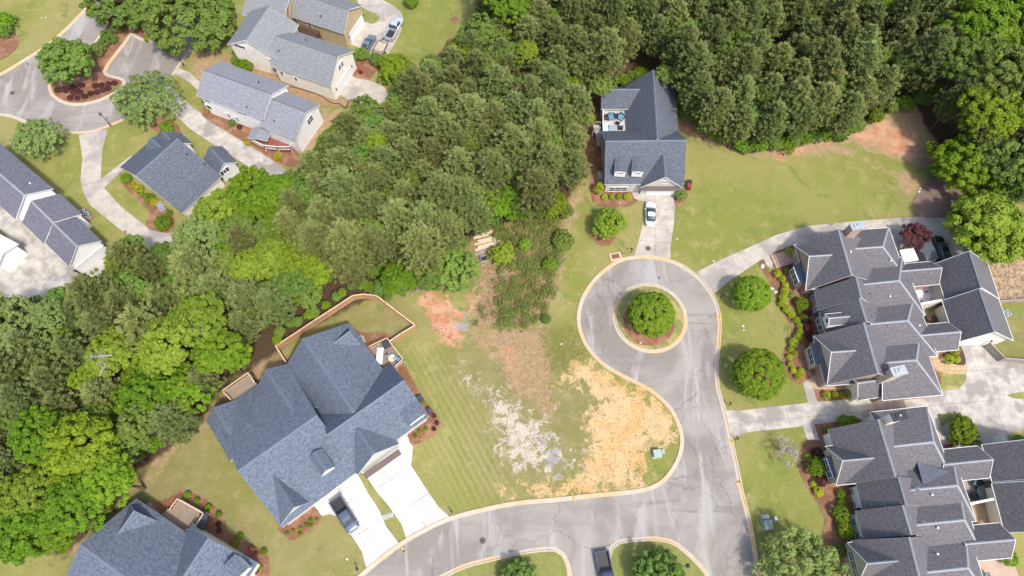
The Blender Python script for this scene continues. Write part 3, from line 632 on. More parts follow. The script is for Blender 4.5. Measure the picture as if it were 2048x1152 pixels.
    def vents(s, pts, white=False):
        for x, y in pts:
            r = s.hit(x, y, s.roofs)
            if r is None: continue
            p = r[1]-s.L; v = MB(); v.cyl((p.x, p.y, p.z+.12), .09, .45, 8); v.cyl((p.x, p.y, p.z+.38), .15, .05, 8, .05); v.build('roof_vent', WHITE if white else BLACK, s.o)
    def dishes(s, pts):
        for x, y in pts:
            r = s.hit(x, y, s.roofs)
            if r is None: continue
            p = r[1]-s.L; v = MB(); v.beam(p, p+Vector((0, 0, .5)), .05, .05); q = p+Vector((0, -.05, .65)); n = 12
            rim = [q+Vector((.34*math.cos(6.283*i/n), -.1-.12*math.sin(6.283*i/n), .3*math.sin(6.283*i/n)+.1)) for i in range(n)]; c_ = q+Vector((0, .1, 0))
            for i in range(n): v.face([c_, rim[i], rim[(i+1) % n]])
            v.build('satellite_dish', METAL, s.o)
def dormer(h, A_, B_, zr, wd, rise=.6, wall=None, win=None, nx=3):
    h.wing(A_, B_, zr, wd, wd, zr-rise, wall=wall or WHITE, inset=.12, base=zr-rise-1.6, cap=True)
    if win: h.window(win[0], win[1], wd*1.1, .75, nx=nx, nz=1)
# --- blue duplex
h = House('duplex_house', 'large duplex with dark blue shingle roof beside two bright white drives', (640,880), SH_BLUE, SID_GREY, CAP_BLUE)
h.wing((475,942), (634,830), 7.8, (562,1057), (414,836), 2.8)
h.wing((428,814), (478,898), 5.2, (411,839), 2.6, 3)
h.wing((530,739), (590,828), 6.6, (511,772), 3.4, 3)
h.wing((605,677), (706,824), 7.6, (569,728), (735,695), 3)
h.wing((700,661), (650,698), 5.6, (676,668), 2.6, 3)
h.wing((808,760), (654,869), 7.9, (784,724), (859,832), 2.9)
h.wing((714,858), (748,908), 6.9, (718,955), (800,890), 2.9)
h.wing((545,948), (588,1015), 6.2, (562,1057), (623,1004), 2.8)
h.wing((628,903), (652,941), 7.0, 1.0, 1.0, 6.1, inset=.15, base=4.8, wall=WHITE)
h.window(657, 947, 1.5, .55, nx=3, nz=1)
h.wing((800,790), (834,838), 5.6, 1.4, 1.4, 5.2, inset=.15, base=4, wall=WHITE, cap=False)
h.garage(775, 925, 4.9, 2.2); h.window(600, 1035, 1.9, 1.4, nx=3); h.window(680, 968, 3.6, 1.1, nx=3)
mb = MB(); p = G(776,926,2.9)-h.L
mb.beam(G(729,953,2.8)-h.L, G(800,903,2.8)-h.L, .9, .12); mb.build('skirt_roof', METROOFB, h.o)
def deck(name, P, z, m, label, rail=True, railm=None, open_edges=(), cat='deck', dirpx=None, boards=True, bw_=.3):
    w = px_poly(P, z); L = w[0].copy(); L.z = 0; o = empty(name, L); meta(o, label, cat)
    pts = [(p.x, p.y) for p in w]; k = dirpx or (P[0], P[1]); a, b = G(*k[0], z), G(*k[1], z); u = (b-a).xy.normalized(); v = Vector((-u.y, u.x))
    vs = [q[0]*v.x+q[1]*v.y for q in pts]; n = max(1, round((max(vs)-min(vs))/bw_))
    bm = MB()
    for i in range(n):
        v0 = min(vs)+(max(vs)-min(vs))*i/n; q = clip(pts, v.x, v.y, v0+.008); q = clip(q, -v.x, -v.y, -(v0+(max(vs)-min(vs))/n-.008)) if len(q) > 2 else q
        if len(q) > 2:
            zz = z+random.uniform(-.004, .004)
            bm.face([(x_-L.x, y_-L.y, zz) for x_, y_ in q]); bm.face([(x_-L.x, y_-L.y, zz-.05) for x_, y_ in q][::-1])
    bo = bm.build('floor_boards', m, o); bo['kind'] = 'stuff'
    fr = MB(); N = len(w)
    for i in range(N):
        a, b = w[i]-L, w[(i+1) % N]-L; fr.beam(a-Vector((0,0,.16)), b-Vector((0,0,.16)), .08, .2)
        pm_ = MB(); pm_.box((a.x, a.y, (z-.1)/2), (.14, .14, max(.1, z-.1))); pm_.build('post', railm or m, o)
    fr.build('frame', m, o)
    if rail:
        for i in range(N):
            if i in open_edges: continue
            a, b = w[i]-L, w[(i+1) % N]-L; r_ = MB(); r_.beam(a+Vector((0,0,1.0)), b+Vector((0,0,1.0)), .13, .05)
            r_.beam(a+Vector((0,0,.15)), b+Vector((0,0,.15)), .06, .06); nb = max(2, int((b-a).length/.22))
            for j in range(nb+1):
                q = a.lerp(b, j/nb); ww = .1 if j in (0, nb) else .045; r_.box((q.x, q.y, z+.52), (ww, ww, 1.0))
            r_.build('railing', railm or m, o)
    return o
deck('wooden_deck', [(450,785),(501,749),(513,768),(466,802)], 2.4, DECKW, 'narrow wooden deck on the left back of the blue duplex', open_edges=(2,), railm=FENCEC)
deck('wooden_deck', [(741,697),(776,680),(808,722),(792,737),(766,734)], 1.3, DECKW, 'square wooden deck with table and chairs behind the blue duplex', open_edges=(3,4), railm=FENCEC, dirpx=((741,697),(766,734)))
# --- lower left house
h = House('cottage', 'blue shingled house cut off by the lower left corner', (330,1110), SH_BLUE, SID_CREAM, CAP_BLUE)
h.wing((160,1089), (400,1262), 7.4, (341,1044), 9., 3)
h.wing((268,1021), (218,1092), 5.6, (255,1010), 3.2, 3)
h.wing((416,1077), (330,1208), 6.6, (384,1047), (516,1126), 3)
h.wing((455,1122), (482,1150), 6.4, 1.1, 1.1, 6.0, inset=.15, base=4.2, wall=WHITE, cap=False)
deck('wooden_deck', [(361,999),(413,1028),(397,1053),(371,1064),(322,1030),(335,1018),(346,1020)], 1.1, DECKW, 'weathered deck with stair behind the lower left house', open_edges=(3,4,5), railm=FENCEC, dirpx=((361,999),(413,1028)))
# --- the lone house
h = House('lone_house', 'dark slate roofed house alone at the head of the turning circle', (1290,300), SH_NAVY, SID_GREY, CAP_BLUE)
h.wing((1211,282), (1373,280), 7.4, (1212,369), (1205,262), 3)
h.wing((1306,139), (1315,278), 7.35, (1251,190), (1354,220), 3)
h.wing((1203,178), (1282,178), 5.3, (1204,218), 1.9, 3.4)
h.wing((1327,308), (1331,354), 6.2, (1281,375), (1367,376), 2.9)
for xc in (1241.5, 1276.5):
    h.wing((xc, 310), (xc, 343), 5.9, 1.0, 1.0, 5.75, inset=.1, base=4.2, wall=WHITE, cap=False)
    h.window(xc, 346.5, .9, .5, nx=2, nz=1)
h.garage(1323, 383, 5.0, 2.2); h.window(1329, 364, .8, .8); h.window(1236, 378, 3.2, 1.3, nx=3)
mb = MB(); mb.beam(G(1283,377,2.9)-h.L, G(1366,377,2.9)-h.L, .8, .12); mb.build('skirt_roof', METROOFB, h.o)
mb = MB()
for q in ((1262,377),(1284,377)): p = G(q[0], q[1], 0)-h.L; mb.box((p.x, p.y-.2, 1.4), (.35, .35, 2.8))
mb.build('porch_post', WHITE, h.o)
deck('roof_terrace', [(1205,219),(1257,219),(1253,265),(1205,265)], 2.4, DECKG, 'pale upstairs terrace with blue chairs on the lone house', open_edges=(0,1,2), railm=WHITE)
deck('stair_landing', [(1186,251),(1200,251),(1200,262),(1186,262)], 2.0, DECKG, 'grey landing of the outside stair left of the lone house', open_edges=(1,), railm=WGREY)
st_ = empty('outside_stair', G(1198,275)); meta(st_, 'grey wooden stair running down beside the lone house', 'stair')
a = G(1198,262,1.9)-st_.location; b = G(1200,290,.2)-st_.location
for i in range(9):
    q = a.lerp(b, i/8); m_ = MB(); m_.box((q.x, q.y, q.z), (1.3, .3, .05)); m_.build('tread', DECKG, st_)
for sx in (-.65, .65):
    m_ = MB(); m_.beam(a+Vector((sx,0,.9)), b+Vector((sx,0,.9)), .08, .08); m_.beam(a+Vector((sx,0,-.1)), b+Vector((sx,0,-.1)), .06, .25); m_.build('stringer', WGREY, st_)
# --- blue roofed cottage, left
h = House('cottage', 'blue shingled cottage half hidden by lime green trees at the upper left', (350,360), SH_NAVY, SID_CREAM, CAP_BLUE)
h.wing((356,277), (272,351), 6.8, (239,335), (356,434), 2.9)
h.wing((300,274), (322,296), 5.6, 2.6, 3.0, 3, capm=CAP_BLUE)
h.wing((324,262), (345,284), 5.8, 2.4, 2.4, 3)
h.wing((418,293), (448,326), 4.6, 1.9, 2.0, 2.9, wall=WHITE)
h.window(452, 340, 1.1, 1.2, nx=2, nz=1); h.window(447, 345, 1.1, 1.2, nx=2, nz=1); h.vents([(375,310),(410,330)])
# --- white house
h = House('white_house', 'long white sided house with pale lilac roof above the slanting drive', (510,210), SH_LILAC, SID_WHITE, CAP_GREY)
h.wing((407,139), (544,188), 7.6, (394,191), (444,123), 5.4)
h.wing((540,196), (613,224), 6.4, (533,257), (648,212), 4.4)
h.wing((521,255), (512,277), 3.2, 1.9, 1.6, 2.9, inset=.1, walls=False, cap=False)
for q in ((458,231),(475,238)): h.window(q[0], q[1], .7, 1.3, nx=1)
for q in ((479,226),(489,229)): h.window(q[0], q[1], .9, .7, nx=2, nz=1)
h.window(620, 240, 1.6, 1.4, nx=2); h.window(414, 202, 1.2, 1.0); h.window(418, 214, 1.3, 1.3, nx=1, nz=1)
h.vents([(518,166),(494,216),(549,243)])
deck('porch_deck', [(500,281),(528,262),(590,284),(583,300),(556,300),(530,297)], .9, DECKR, 'red floored porch with white railings on the white house', open_edges=(1,), railm=WHITE, dirpx=((528,262),(590,284)))
# --- cream house
h = House('cream_house', 'big cream sided house with grey roof and attached garage', (590,110), SH_GREY, SID_CREAM, CAP_GREY)
h.wing((537,11), (490,80), 8.2, (457,84), (553,118), 5.4)
h.wing((553,71), (676,113), 7.6, (610,155), (640,78), 4.4)
h.window(679, 135, .8, 1.2, nx=1); h.window(684, 128, .8, 1.2, nx=1); h.garage(691, 166, 5.0, 2.2)
for q in ((550,140),(564,147),(592,158)): h.window(q[0], q[1], .7, 1.1, nx=1, nz=1)
h.window(480, 93, 2.2, .9, nx=3, nz=1); h.window(540, 120, .5, .6, nx=1, nz=1); h.vents([(558,103),(613,81)])
deck('stained_deck', [(597,54),(640,70),(636,82),(594,66)], 2.2, BROWN, 'dark brown deck between the cream and tan houses', open_edges=(3,), dirpx=((597,54),(640,70)))
# --- tan house
h = House('tan_house', 'tan sided house with grey roof cut by the top edge', (640,20), SH_GREY, SID_TAN, CAP_GREY)
h.wing((590,-15), (697,19), 7.2, (684,66), (721,9), 4.2)
h.wing((500,-28), (580,-6), 7.4, (560,3), 5., 5.2)
h.garage(709, 42, 5.0, 2.2); h.window(619, 50, .9, 1.5, frame=WHITE); h.vents([(642,34)])
# --- left edge house
h = House('edge_house', 'white gabled house with violet grey roof cut by the left edge', (80,440), SH_PURP2, SID_WHITE, CAP_PALE)
h.wing((-70,288), (48,390), 7.6, (29,437), (104,375), 5.0)
h.wing((62,402), (106,445), 6.3, (46,446), (158,423), 4.0)
h.wing((100,440), (153,492), 6.25, (136,531), (199,478), 3.8)
h.garage(178, 515, 5.0, 2.2); h.vents([(62,368)], True)
h = House('corner_house', 'white corner of another house at the left edge below the pad', (-30,500), WHITE, SID_WHITE, WHITE)
h.wing((-60,470), (6,506), 4.2, 2.4, 2.4, 3.2)
# --- townhouse builder data
def town(name, label, px, segs, wings, conns, gar, fgs, wall, wall2):
    h = House(name, label, px, SH_PURP, wall, CAP_PALE, gut=.07, cat='townhouse')
    for a, b, zr, L_, R_ in segs: h.wing(a, b, zr, L_, R_, 3.0, zeR=4.6, gut=0)
    for a, b, zr, w_, hB in wings: h.wing(a, b, zr, w_, w_, 3.4, hB=hB)
    for a, b, zr, w_, in conns: h.wing(a, b, zr, w_, w_, 3.0)
    for a, b, zr, L_, R_ in gar: h.wing(a, b, zr, L_, R_, 3.0, gut=.08, wall=SID_CREAM)
    for a, b, zr, L_, R_, w_ in fgs: h.wing(a, b, zr, L_, R_, 3.0, wall=w_)
    return h
h = town('townhouse', 'upper of two sprawling purple grey roofed townhouses at the right', (1760,620),
 [((1677,458),(1704,550),8.2,(1590,489),(1722,468)), ((1713,553),(1723,595),8.2,(1629,581),(1741,575)), ((1719,596),(1734,643),8.0,(1637,620),(1753,610)), ((1728,645),(1757,747),8.2,(1626,672),(1782,722))],
 [((1700,498),(1766,493),6.3,4.6,(1803,528)), ((1725,569),(1799,561),6.4,5.0,(1839,603)), ((1742,648),(1816,641),6.4,5.0,(1854,655)), ((1765,726),(1833,720),6.3,4.8,(1876,763))],
 [((1800,542),(1884,535),5.0,2.0), ((1838,671),(1922,663),5.0,2.2)],
 [((1940,502),(1964,575),7.6,(1867,524),(1971,516)), ((1960,577),(1990,663),7.6,(1884,600),(2023,671))],
 [((1619,512),(1682,508),6.8,(1591,490),(1608,579),BRICK), ((1663,704),(1732,699),6.8,(1627,672),(1659,771),BRICK_CREAM)], BRICK, SID_CREAM)
h.wing((1659,636), (1702,632), 6.4, .95, .95, 5.5, inset=.12, base=4.2, wall=WHITE); h.window(1655, 642, .8, .8, nx=1, nz=1)
h.wing((1770,758), (1716,766), 4.6, 2.2, 1.6, 3.0, wall=SID_CREAM)
h.chimney(1714, 452, 9.6, 1.9, 1.1, R(12), BRICK); h.chimney(1797, 742, 8.6, 2.0, 1.1, R(12), BRICK_CREAM)
for q in ((1591,539),): h.window(q[0], q[1], 1.6, 1.5, nx=2)
for q in ((1627,594),(1633,617)): h.window(q[0], q[1], .8, 1.5, nx=1, glass=GLASSG)
for q in ((1637,643),(1641,655)): h.window(q[0], q[1], .8, 1.4, nx=1, frame=WHITE, shut=FENCEW)
h.garage(1950, 680, 4.9, 2.2); h.vents([(1700,505),(1780,523),(1778,594),(1837,652)], True); h.dishes([(1740,622),(1750,628),(1745,635),(1741,590)])
def bay(h, P, z, roofm, wallm, win):
    mb = MB(); w = [p-h.L for p in px_poly(P, z)]
    for i in range(4): a, b = w[i], w[(i+1) % 4]; mb.face([(a.x, a.y, 0), (b.x, b.y, 0), b, a])
    o = mb.build('bay_window', wallm, h.o); h.walls += [[Vector((w[i].x, w[i].y, 0))+h.L, Vector((w[(i+1) % 4].x, w[(i+1) % 4].y, 0))+h.L, w[(i+1) % 4]+h.L, w[i]+h.L] for i in range(4)]
    r = MB(); c_ = sum(w, Vector())/4; up = Vector((0, 0, .5)); e = [c_+(p-c_)*1.08 for p in w]
    r.face([e[0], e[3], e[2]+up, e[1]+up]); r.face([e[0], e[1]+up, e[1]]); r.face([e[3], e[2], e[2]+up]); r.face([e[0]-Vector((0,0,.1)), e[3]-Vector((0,0,.1)), e[3], e[0]]); r.build('bay_roof', roofm, o)
    for x_, y_ in win: h.window(x_, y_, 2.6, 1.5, nx=3)
bay(h, [(1587,534),(1600,528),(1612,565),(1600,569)], 2.8, METROOF, BRICK, [(1589,553)])
bay(h, [(1622,690),(1636,686),(1646,726),(1632,729)], 2.8, METROOF, BRICK_CREAM, [(1622,713)])
t2 = town('townhouse', 'lower of two sprawling purple grey roofed townhouses cut by the bottom right corner', (1810,980),
 [((1757,838),(1792,954),8.2,(1657,860),(1800,891)), ((1798,953),(1814,1010),8.2,(1712,968),(1836,979)), ((1806,1010),(1824,1070),8.0,(1712,1024),(1846,1040)), ((1819,1074),(1850,1195),8.2,(1704,1086),(1868,1142))],
 [((1786,893),(1868,884),6.3,5.4,(1896,928)), ((1822,980),(1916,971),6.3,4.6,(1940,1007)), ((1835,1050),(1930,1040),6.3,4.6,(1952,1070)), ((1852,1145),(1937,1136),6.3,4.9,(1975,1180))],
 [((1888,929),(1986,919),5.0,2.2), ((1932,1088),(2031,1079),5.0,2.2)],
 [((2066,878),(2090,955),7.6,(1968,905),8.), ((2088,960),(2118,1062),7.6,(1992,1000),8.)],
 [((1686,921),(1750,915),6.8,(1660,892),(1679,970),BRICK_CREAM), ((1735,1127),(1801,1121),6.8,(1703,1085),(1722,1165),BRICK_CREAM)], SID_CREAM, SID_CREAM)
t2.chimney(1798, 832, 9.4, 1.9, 1.0, R(12), SID_CREAM, capm=BLACK); t2.vents([(1882,886),(1873,1056),(1862,990),(1873,1108)], True); t2.dishes([(1828,974),(1830,980),(1840,1042)])
for q in ((1703,983),(1708,1010),(1708,1044),(1716,1072)): t2.window(q[0], q[1], .9, 1.3, nx=1, glass=GLASSG)
bay(t2, [(1652,916),(1662,911),(1675,950),(1666,954)], 2.8, METROOF, BRICK_CREAM, [(1655,937)])
t2.window(1708, 1130, 3.4, 1.5, nx=3, glass=GLASSG)
# new shingle patch on the second wing
r = [t2.hit(x_, y_, t2.roofs) for x_, y_ in ((1834,925),(1902,944),(1846,970))]
if all(r): 
    mb = MB(); mb.face([q[1]-t2.L+Vector((0,0,.05)) for q in r], 0, [((q[1]).x, (q[1]).y) for q in r]); o_ = mb.build('patched_shingles', SH_PATCH, t2.o); o_['label'] = 'darker triangle of new shingles'
# courtyards
def court(P, z, m, name, label): sheet(name, P, z, m, label=label)
court([(1820,560),(1880,552),(1902,598),(1838,608)], .06, TARP, 'courtyard_floor', 'white covered courtyard floor inside the upper townhouse')
court([(1832,612),(1890,600),(1912,655),(1850,662)], .06, pm('court_dirt', (.30,.22,.12),(.18,.19,.07), 1.2, .95, 'world', .5), 'courtyard_floor', 'grassy courtyard floor inside the upper townhouse')
court([(1905,950),(1975,935),(2000,995),(1930,1008)], .06, CONC, 'courtyard_floor', 'cluttered patio floor inside the lower townhouse')
court([(1930,1012),(1995,1000),(2018,1070),(1955,1078)], .06, pm('court_tan', (.36,.26,.17),(.28,.19,.12), .6, .9, 'world', .2), 'courtyard_floor', 'plain tan patio floor inside the lower townhouse')
court([(1945,1100),(2010,1090),(2050,1180),(1960,1180)], .06, pm('court_pink', (.42,.31,.24),(.36,.26,.20), .6, .9, 'world', .2), 'courtyard_floor', 'pinkish patio at the bottom right')
court([(1868,860),(1910,880),(1935,905),(1890,915)], .06, CONC, 'courtyard_floor', 'small patio beside the round shrub of the lower townhouse')
def wallpiece(name, a, b, z, th, m, label, cat='wall'):
    A0, B0 = G(*a, z), G(*b, z); L0 = Vector((A0.x, A0.y, 0)); mb = MB(); A0 -= L0; B0 -= L0
    mb.beam((A0.x, A0.y, z/2), (B0.x, B0.y, z/2), th, z); o = mb.build(name, m); o.location = L0; meta(o, label, cat)
    return o
wallpiece('garden_wall', (1843,607), (1884,600), 3.0, .3, SID_CREAM, 'cream wall dividing the two courtyards of the upper townhouse')
wallpiece('garden_wall', (1940,1008), (1988,998), 3.0, .3, SID_CREAM, 'cream wall dividing the patios of the lower townhouse')
# ================================================================== FENCES
def fence(P, z, m, label, gap=2.5, capm=None, name='fence', bw_=.14, open_=False):
    w = px_poly(P, z); L = Vector((w[0].x, w[0].y, 0)); root = empty(name, L); meta(root, label, 'fence')
    for a, b in zip(w, w[1:]):
        a = a-L; b = b-L; n = max(1, round((b-a).length/gap)); d = (b-a).normalized()
        for i in range(n):
            p, q = a.lerp(b, i/n), a.lerp(b, (i+1)/n); pan = MB(); k = max(2, int((q-p).length/(bw_+.012)))
            if open_:
                for zz in (.25, .6, .95, 1.25): pan.beam((p.x, p.y, zz), (q.x, q.y, zz), .05, .14)
            else:
                for j in range(k):
                    c0 = p.lerp(q, (j+.06)/k); c1 = p.lerp(q, (j+.94)/k); pan.beam((c0.x, c0.y, z/2+.03), (c1.x, c1.y, z/2+.03), .025, z-.06+random.uniform(-.02,.02))
                for zz in (.35, z-.3): 
                    off = Vector((-d.y, d.x, 0))*-.05; pan.beam(Vector((p.x, p.y, zz))+off, Vector((q.x, q.y, zz))+off, .05, .09)
            pan.build('panel', m, root)
            po = MB(); po.box((p.x, p.y, z/2+.03), (.14, .14, z+.06)); po.box((p.x, p.y, z+.08), (.18, .18, .05)); po.build('post', m, root)
            ra = MB(); ra.beam((p.x, p.y, z+.01), (q.x, q.y, z+.01), .17, .04); ra.build('top_rail', capm or m, root)
    return root
fence([(573,726),(551,692),(628,641),(705,591),(727,588),(752,591),(790,620),(830,650),(802,667),(778,683)], 1.8, FENCEW, 'new orange wooden fence enclosing the back lawn of the blue duplex', capm=FENCEC)
fence([(1999,602),(2060,598),(2120,594)], 1.3, WGREY, 'pale open rail fence at the right edge behind the upper townhouse', open_=True)
fence([(1981,686),(2010,716),(2060,720),(2120,722)], 1.7, WGREY, 'weathered grey board fence right of the upper townhouse drive')
# black silt fence
for i, P in enumerate(([(828,536),(856,508)], [(912,478),(940,462),(962,455)], [(1000,443),(1020,440),(1042,438)])):
    w = px_poly(P, .6); L = Vector((w[0].x, w[0].y, 0)); mb = MB()
    for a, b in zip(w, w[1:]): mb.beam(Vector((a.x-L.x, a.y-L.y, .3)), Vector((b.x-L.x, b.y-L.y, .3)), .04, .6); mb.box((a.x-L.x, a.y-L.y, .4), (.06, .06, .8))
    o = mb.build('silt_fence', BLACK); o.location = L; meta(o, 'black silt fence %s' % ['at the left edge of the brush by the big shrub','just above the plank pile','right of the plank pile under the pines'][i], 'fence')
# ================================================================== FOLIAGE MESHES
def quads(name, c, n, up, w, l, mat):
    """one quad per leaf: centre, normal, direction, half width, half length"""
    n = n/np.linalg.norm(n, axis=1, keepdims=True); s = np.cross(n, up); s /= np.linalg.norm(s, axis=1, keepdims=True)+1e-9; f = np.cross(s, n)
    w = w[:, None]; l = l[:, None]
    V = np.stack([c-s*w*.5-f*l, c+s*w*.5-f*l, c+s*w+f*l*.2, c+f*l, c-s*w+f*l*.2], 1).reshape(-1, 3)
    Fq = np.arange(len(V)).reshape(-1, 5); me = bpy.data.meshes.new(name); np_mesh(me, V, Fq); me.materials.append(mat); return me
def unit(n): 
    v = rng.normal(size=(n, 3)); return v/np.linalg.norm(v, axis=1, keepdims=True)
def crown_leaf(name, mat, Rr=1., flat=.8, clumps=70, leaves=110, ls=.06, cr=.2, seed=0, jag=.18, surf=.75):
    """unit crown: leaf clumps spread through and over an uneven ellipsoid, centre at 0"""
    C_ = []; Nn = []
    lob = unit(7); la = rng.uniform(min(.06, jag), jag*1.6+.01, 7)
    for k in range(clumps):
        d = unit(1)[0]
        if d[2] < -.35: d[2] *= -.6; d /= np.linalg.norm(d)
        rad = 1+sum(a*max(0, d.dot(q))**4 for a, q in zip(la, lob))-rng.uniform(0, jag); rr = rad*(1 if rng.random() < surf else rng.uniform(.45, .85))-cr*.7
        cc = d*rr*Rr*np.array([1, 1, flat]); n = leaves; u = unit(n); u[:, 2] = np.abs(u[:, 2])*np.where(rng.random(n) < .8, 1, -1)
        p = cc+u*(cr*rng.uniform(.45, 1.5)*rng.uniform(.75, 1.05, (n, 1)))*np.array([1, 1, .75]); C_.append(p); Nn.append(u*.8+.75*unit(n)+np.array([0, 0, .45])+d*.3)
    c = np.concatenate(C_); n = np.concatenate(Nn); m = len(c)
    return quads(name, c, n, unit(m), rng.uniform(.6, 1.1, m)*ls*.55, rng.uniform(.7, 1.2, m)*ls, mat)
def crown_pine(name, mat, hgt=15., rad=2.9, levels=13, seed=0):
    """pine crown from ground level up: whorls of boughs carrying upswept needle tufts"""
    C_ = []; Dd = []; z0 = hgt*.36
    for i in range(levels):
        f = i/(levels-1); z = z0+(hgt-.4-z0)*f**.9; r = rad*(1-f**2.0)**.6*(.8+.35*rng.random())*min(1,.72+f)+.2
        nb = int(6+3*(1-f)+rng.integers(0, 2)); a0 = rng.random()*6.28
        for b in range(nb):
            a = a0+6.283*b/nb+rng.normal()*.25; L = r*rng.uniform(.7, 1.15); d = np.array([math.cos(a), math.sin(a), 0])
            nt = max(2, int(L/.34)+1)
            for t_ in range(nt):
                q = (t_+.6)/nt; side = rng.normal()*.28*L*q; base = d*L*q+np.array([-d[1], d[0], 0])*side; base[2] = z+L*q*.25-.25*q*q*L+rng.normal()*.15
                C_.append(base); Dd.append(d*.75+np.array([0, 0, .9])+rng.normal(size=3)*.2)
    C_ = np.array(C_); Dd = np.array(Dd); Dd /= np.linalg.norm(Dd, axis=1, keepdims=True); per = 16
    c = np.repeat(C_, per, 0); d = np.repeat(Dd, per, 0); m = len(c); u = unit(m); dirn = d*1.0+u*.6; dirn /= np.linalg.norm(dirn, axis=1, keepdims=True)
    ln = rng.uniform(.18, .34, m); c = c+dirn*ln[:, None]*.9+u*.13
    n = np.cross(dirn, unit(m)); n /= np.linalg.norm(n, axis=1, keepdims=True); n = n*np.sign(n[:, 2:3]+1e-6)+np.array([0, 0, .5])
    return quads(name, c, n, dirn+1e-3, rng.uniform(.05, .085, m), ln, mat)
def limbs(name, hgt, r0, n, rad, zc0, mat, lean=.0):
    mb = MB(); p = Vector((0, 0, 0)); k = 5; sd_ = 6
    def tube(pts, ra):
        rings = []
        for i, q in enumerate(pts):
            d = (pts[min(i+1, len(pts)-1)]-pts[max(0, i-1)]).normalized(); e = d.orthogonal().normalized(); f = d.cross(e); rings.append([q+(e*math.cos(6.283*j/sd_)+f*math.sin(6.283*j/sd_))*ra[i] for j in range(sd_)])
        for i in range(len(pts)-1):
            for j in range(sd_): mb.face([rings[i][j], rings[i][(j+1) % sd_], rings[i+1][(j+1) % sd_], rings[i+1][j]])
    tr = [Vector((random.gauss(0, .01)*hgt*i/k, random.gauss(0, .01)*hgt*i/k, hgt*i/k)) for i in range(k+1)]; tube(tr, [r0*(1-.8*i/k) for i in range(k+1)])
    for i in range(n):
        z = zc0+(hgt*.92-zc0)*(i+.5)/n; a = i*2.4+random.random(); L = rad*(1-(z/hgt)**3)*random.uniform(.6, .95); b = Vector((0, 0, z)); e = b+Vector((math.cos(a)*L, math.sin(a)*L, L*.35)); tube([b, b.lerp(e, .5)+Vector((0, 0, -.02*L)), e], [r0*.32, r0*.2, r0*.06])
    return mb.mesh(name, [mat])
PINES = [(crown_pine('crown_pine', F_PINE, hg, rd), limbs('trunk_pine', hg*.97, .2, 14, rd, hg*.4, BARK), hg, rd) for hg, rd in ((15, 3.2), (16, 3.5), (14, 2.9), (17, 3.7), (15.5, 3.3), (13, 2.9))]
def leafset(mat, n, **k): return [crown_leaf('crown_leafy', mat, **k) for _ in range(n)]
LK = {'bright': leafset(F_BRIGHT, 3, clumps=300, leaves=60, ls=.058, cr=.115, jag=.34, surf=.7), 'lime': leafset(F_LIME, 2, clumps=300, leaves=60, ls=.056, cr=.115, jag=.34, surf=.7), 'mid': leafset(F_MID, 3, clumps=300, leaves=60, ls=.056, cr=.115, jag=.34, surf=.7),
      'pale': leafset(F_PALE, 2, clumps=300, leaves=34, ls=.045, cr=.10, jag=.34), 'maroon': leafset(F_MAROON, 1, clumps=80, leaves=120, ls=.06, cr=.18), 'dense': leafset(F_MIDB, 1, clumps=360, leaves=70, ls=.05, cr=.10, jag=.03, surf=.95)}
LT = limbs('trunk_leafy', 1.0, .035, 7, .45, .35, BARK); LTG = limbs('trunk_grey', 1.0, .045, 18, .75, .2, BARKG)
SB = {k: [crown_leaf('shrub_leaves', m, flat=.85, clumps=90, leaves=34, ls=.085, cr=.17, jag=.03, surf=1.) for _ in range(2)] for k, m in (('box', F_BOX), ('green', F_BRIGHT), ('maroon', F_MAROON), ('yellow', F_YEL), ('dark', F_MID))}
SBW = {k: [crown_leaf('weed_leaves', F_WEED, flat=.7, clumps=44, leaves=20, ls=.085, cr=.2, jag=.8)] for k in ('weed',)}
STEM = limbs('stem', .8, .05, 4, .5, .1, BARK)
def pine(px, py, label, group=None, hs=None):
    c_, t_, hg, rd = random.choice(PINES); s = hs or random.uniform(.72, 1.0); z = hg*s*.78; p = G(px, py, z)
    o = empty('pine_tree', (p.x, p.y, 0), random.random()*6.28); o.scale = (s*random.uniform(.95, 1.12),)*2+(s,); meta(o, label, 'tree', group)
    link('crown', c_, o); link('trunk', t_, o); return o
def leafy(px, py, rpx, kind, label, h=None, group=None, name='broadleaf_tree', flat=1., cat='tree', rel=1.9):
    Rm = rpx*mpp(px, py, 5)*1.02; h = h or max(2.5, Rm*rel); zc = max(h-Rm*.8*flat, Rm*.6); p = G(px, py, zc)
    o = empty(name, (p.x, p.y, 0), random.random()*6.28); meta(o, label, cat, group)
    c_ = link('crown', random.choice(LK[kind]), o); c_.location = (0, 0, zc); c_.scale = (Rm*.98, Rm*.98, Rm*flat); c_.rotation_euler = (0, 0, random.random()*6.28)
    t_ = link('trunk', LT, o); t_.scale = (max(2, h*.6),)*2+(zc+Rm*.3,); return o
def shrub(px, py, rpx, kind, label, group=None, cat='shrub', name='round_shrub', fl=1.):
    Rm = rpx*mpp(px, py, .6)*1.02; z = Rm*.8*fl; p = G(px, py, z); o = empty(name, (p.x, p.y, 0), random.random()*6.28); meta(o, label, cat, group)
    c_ = link('foliage', random.choice(SB[kind]), o); c_.location = (0, 0, z); c_.scale = (Rm, Rm, Rm*fl)
    if Rm > .8: s_ = link('stem', STEM, o); s_.scale = (Rm,)*3
    return o
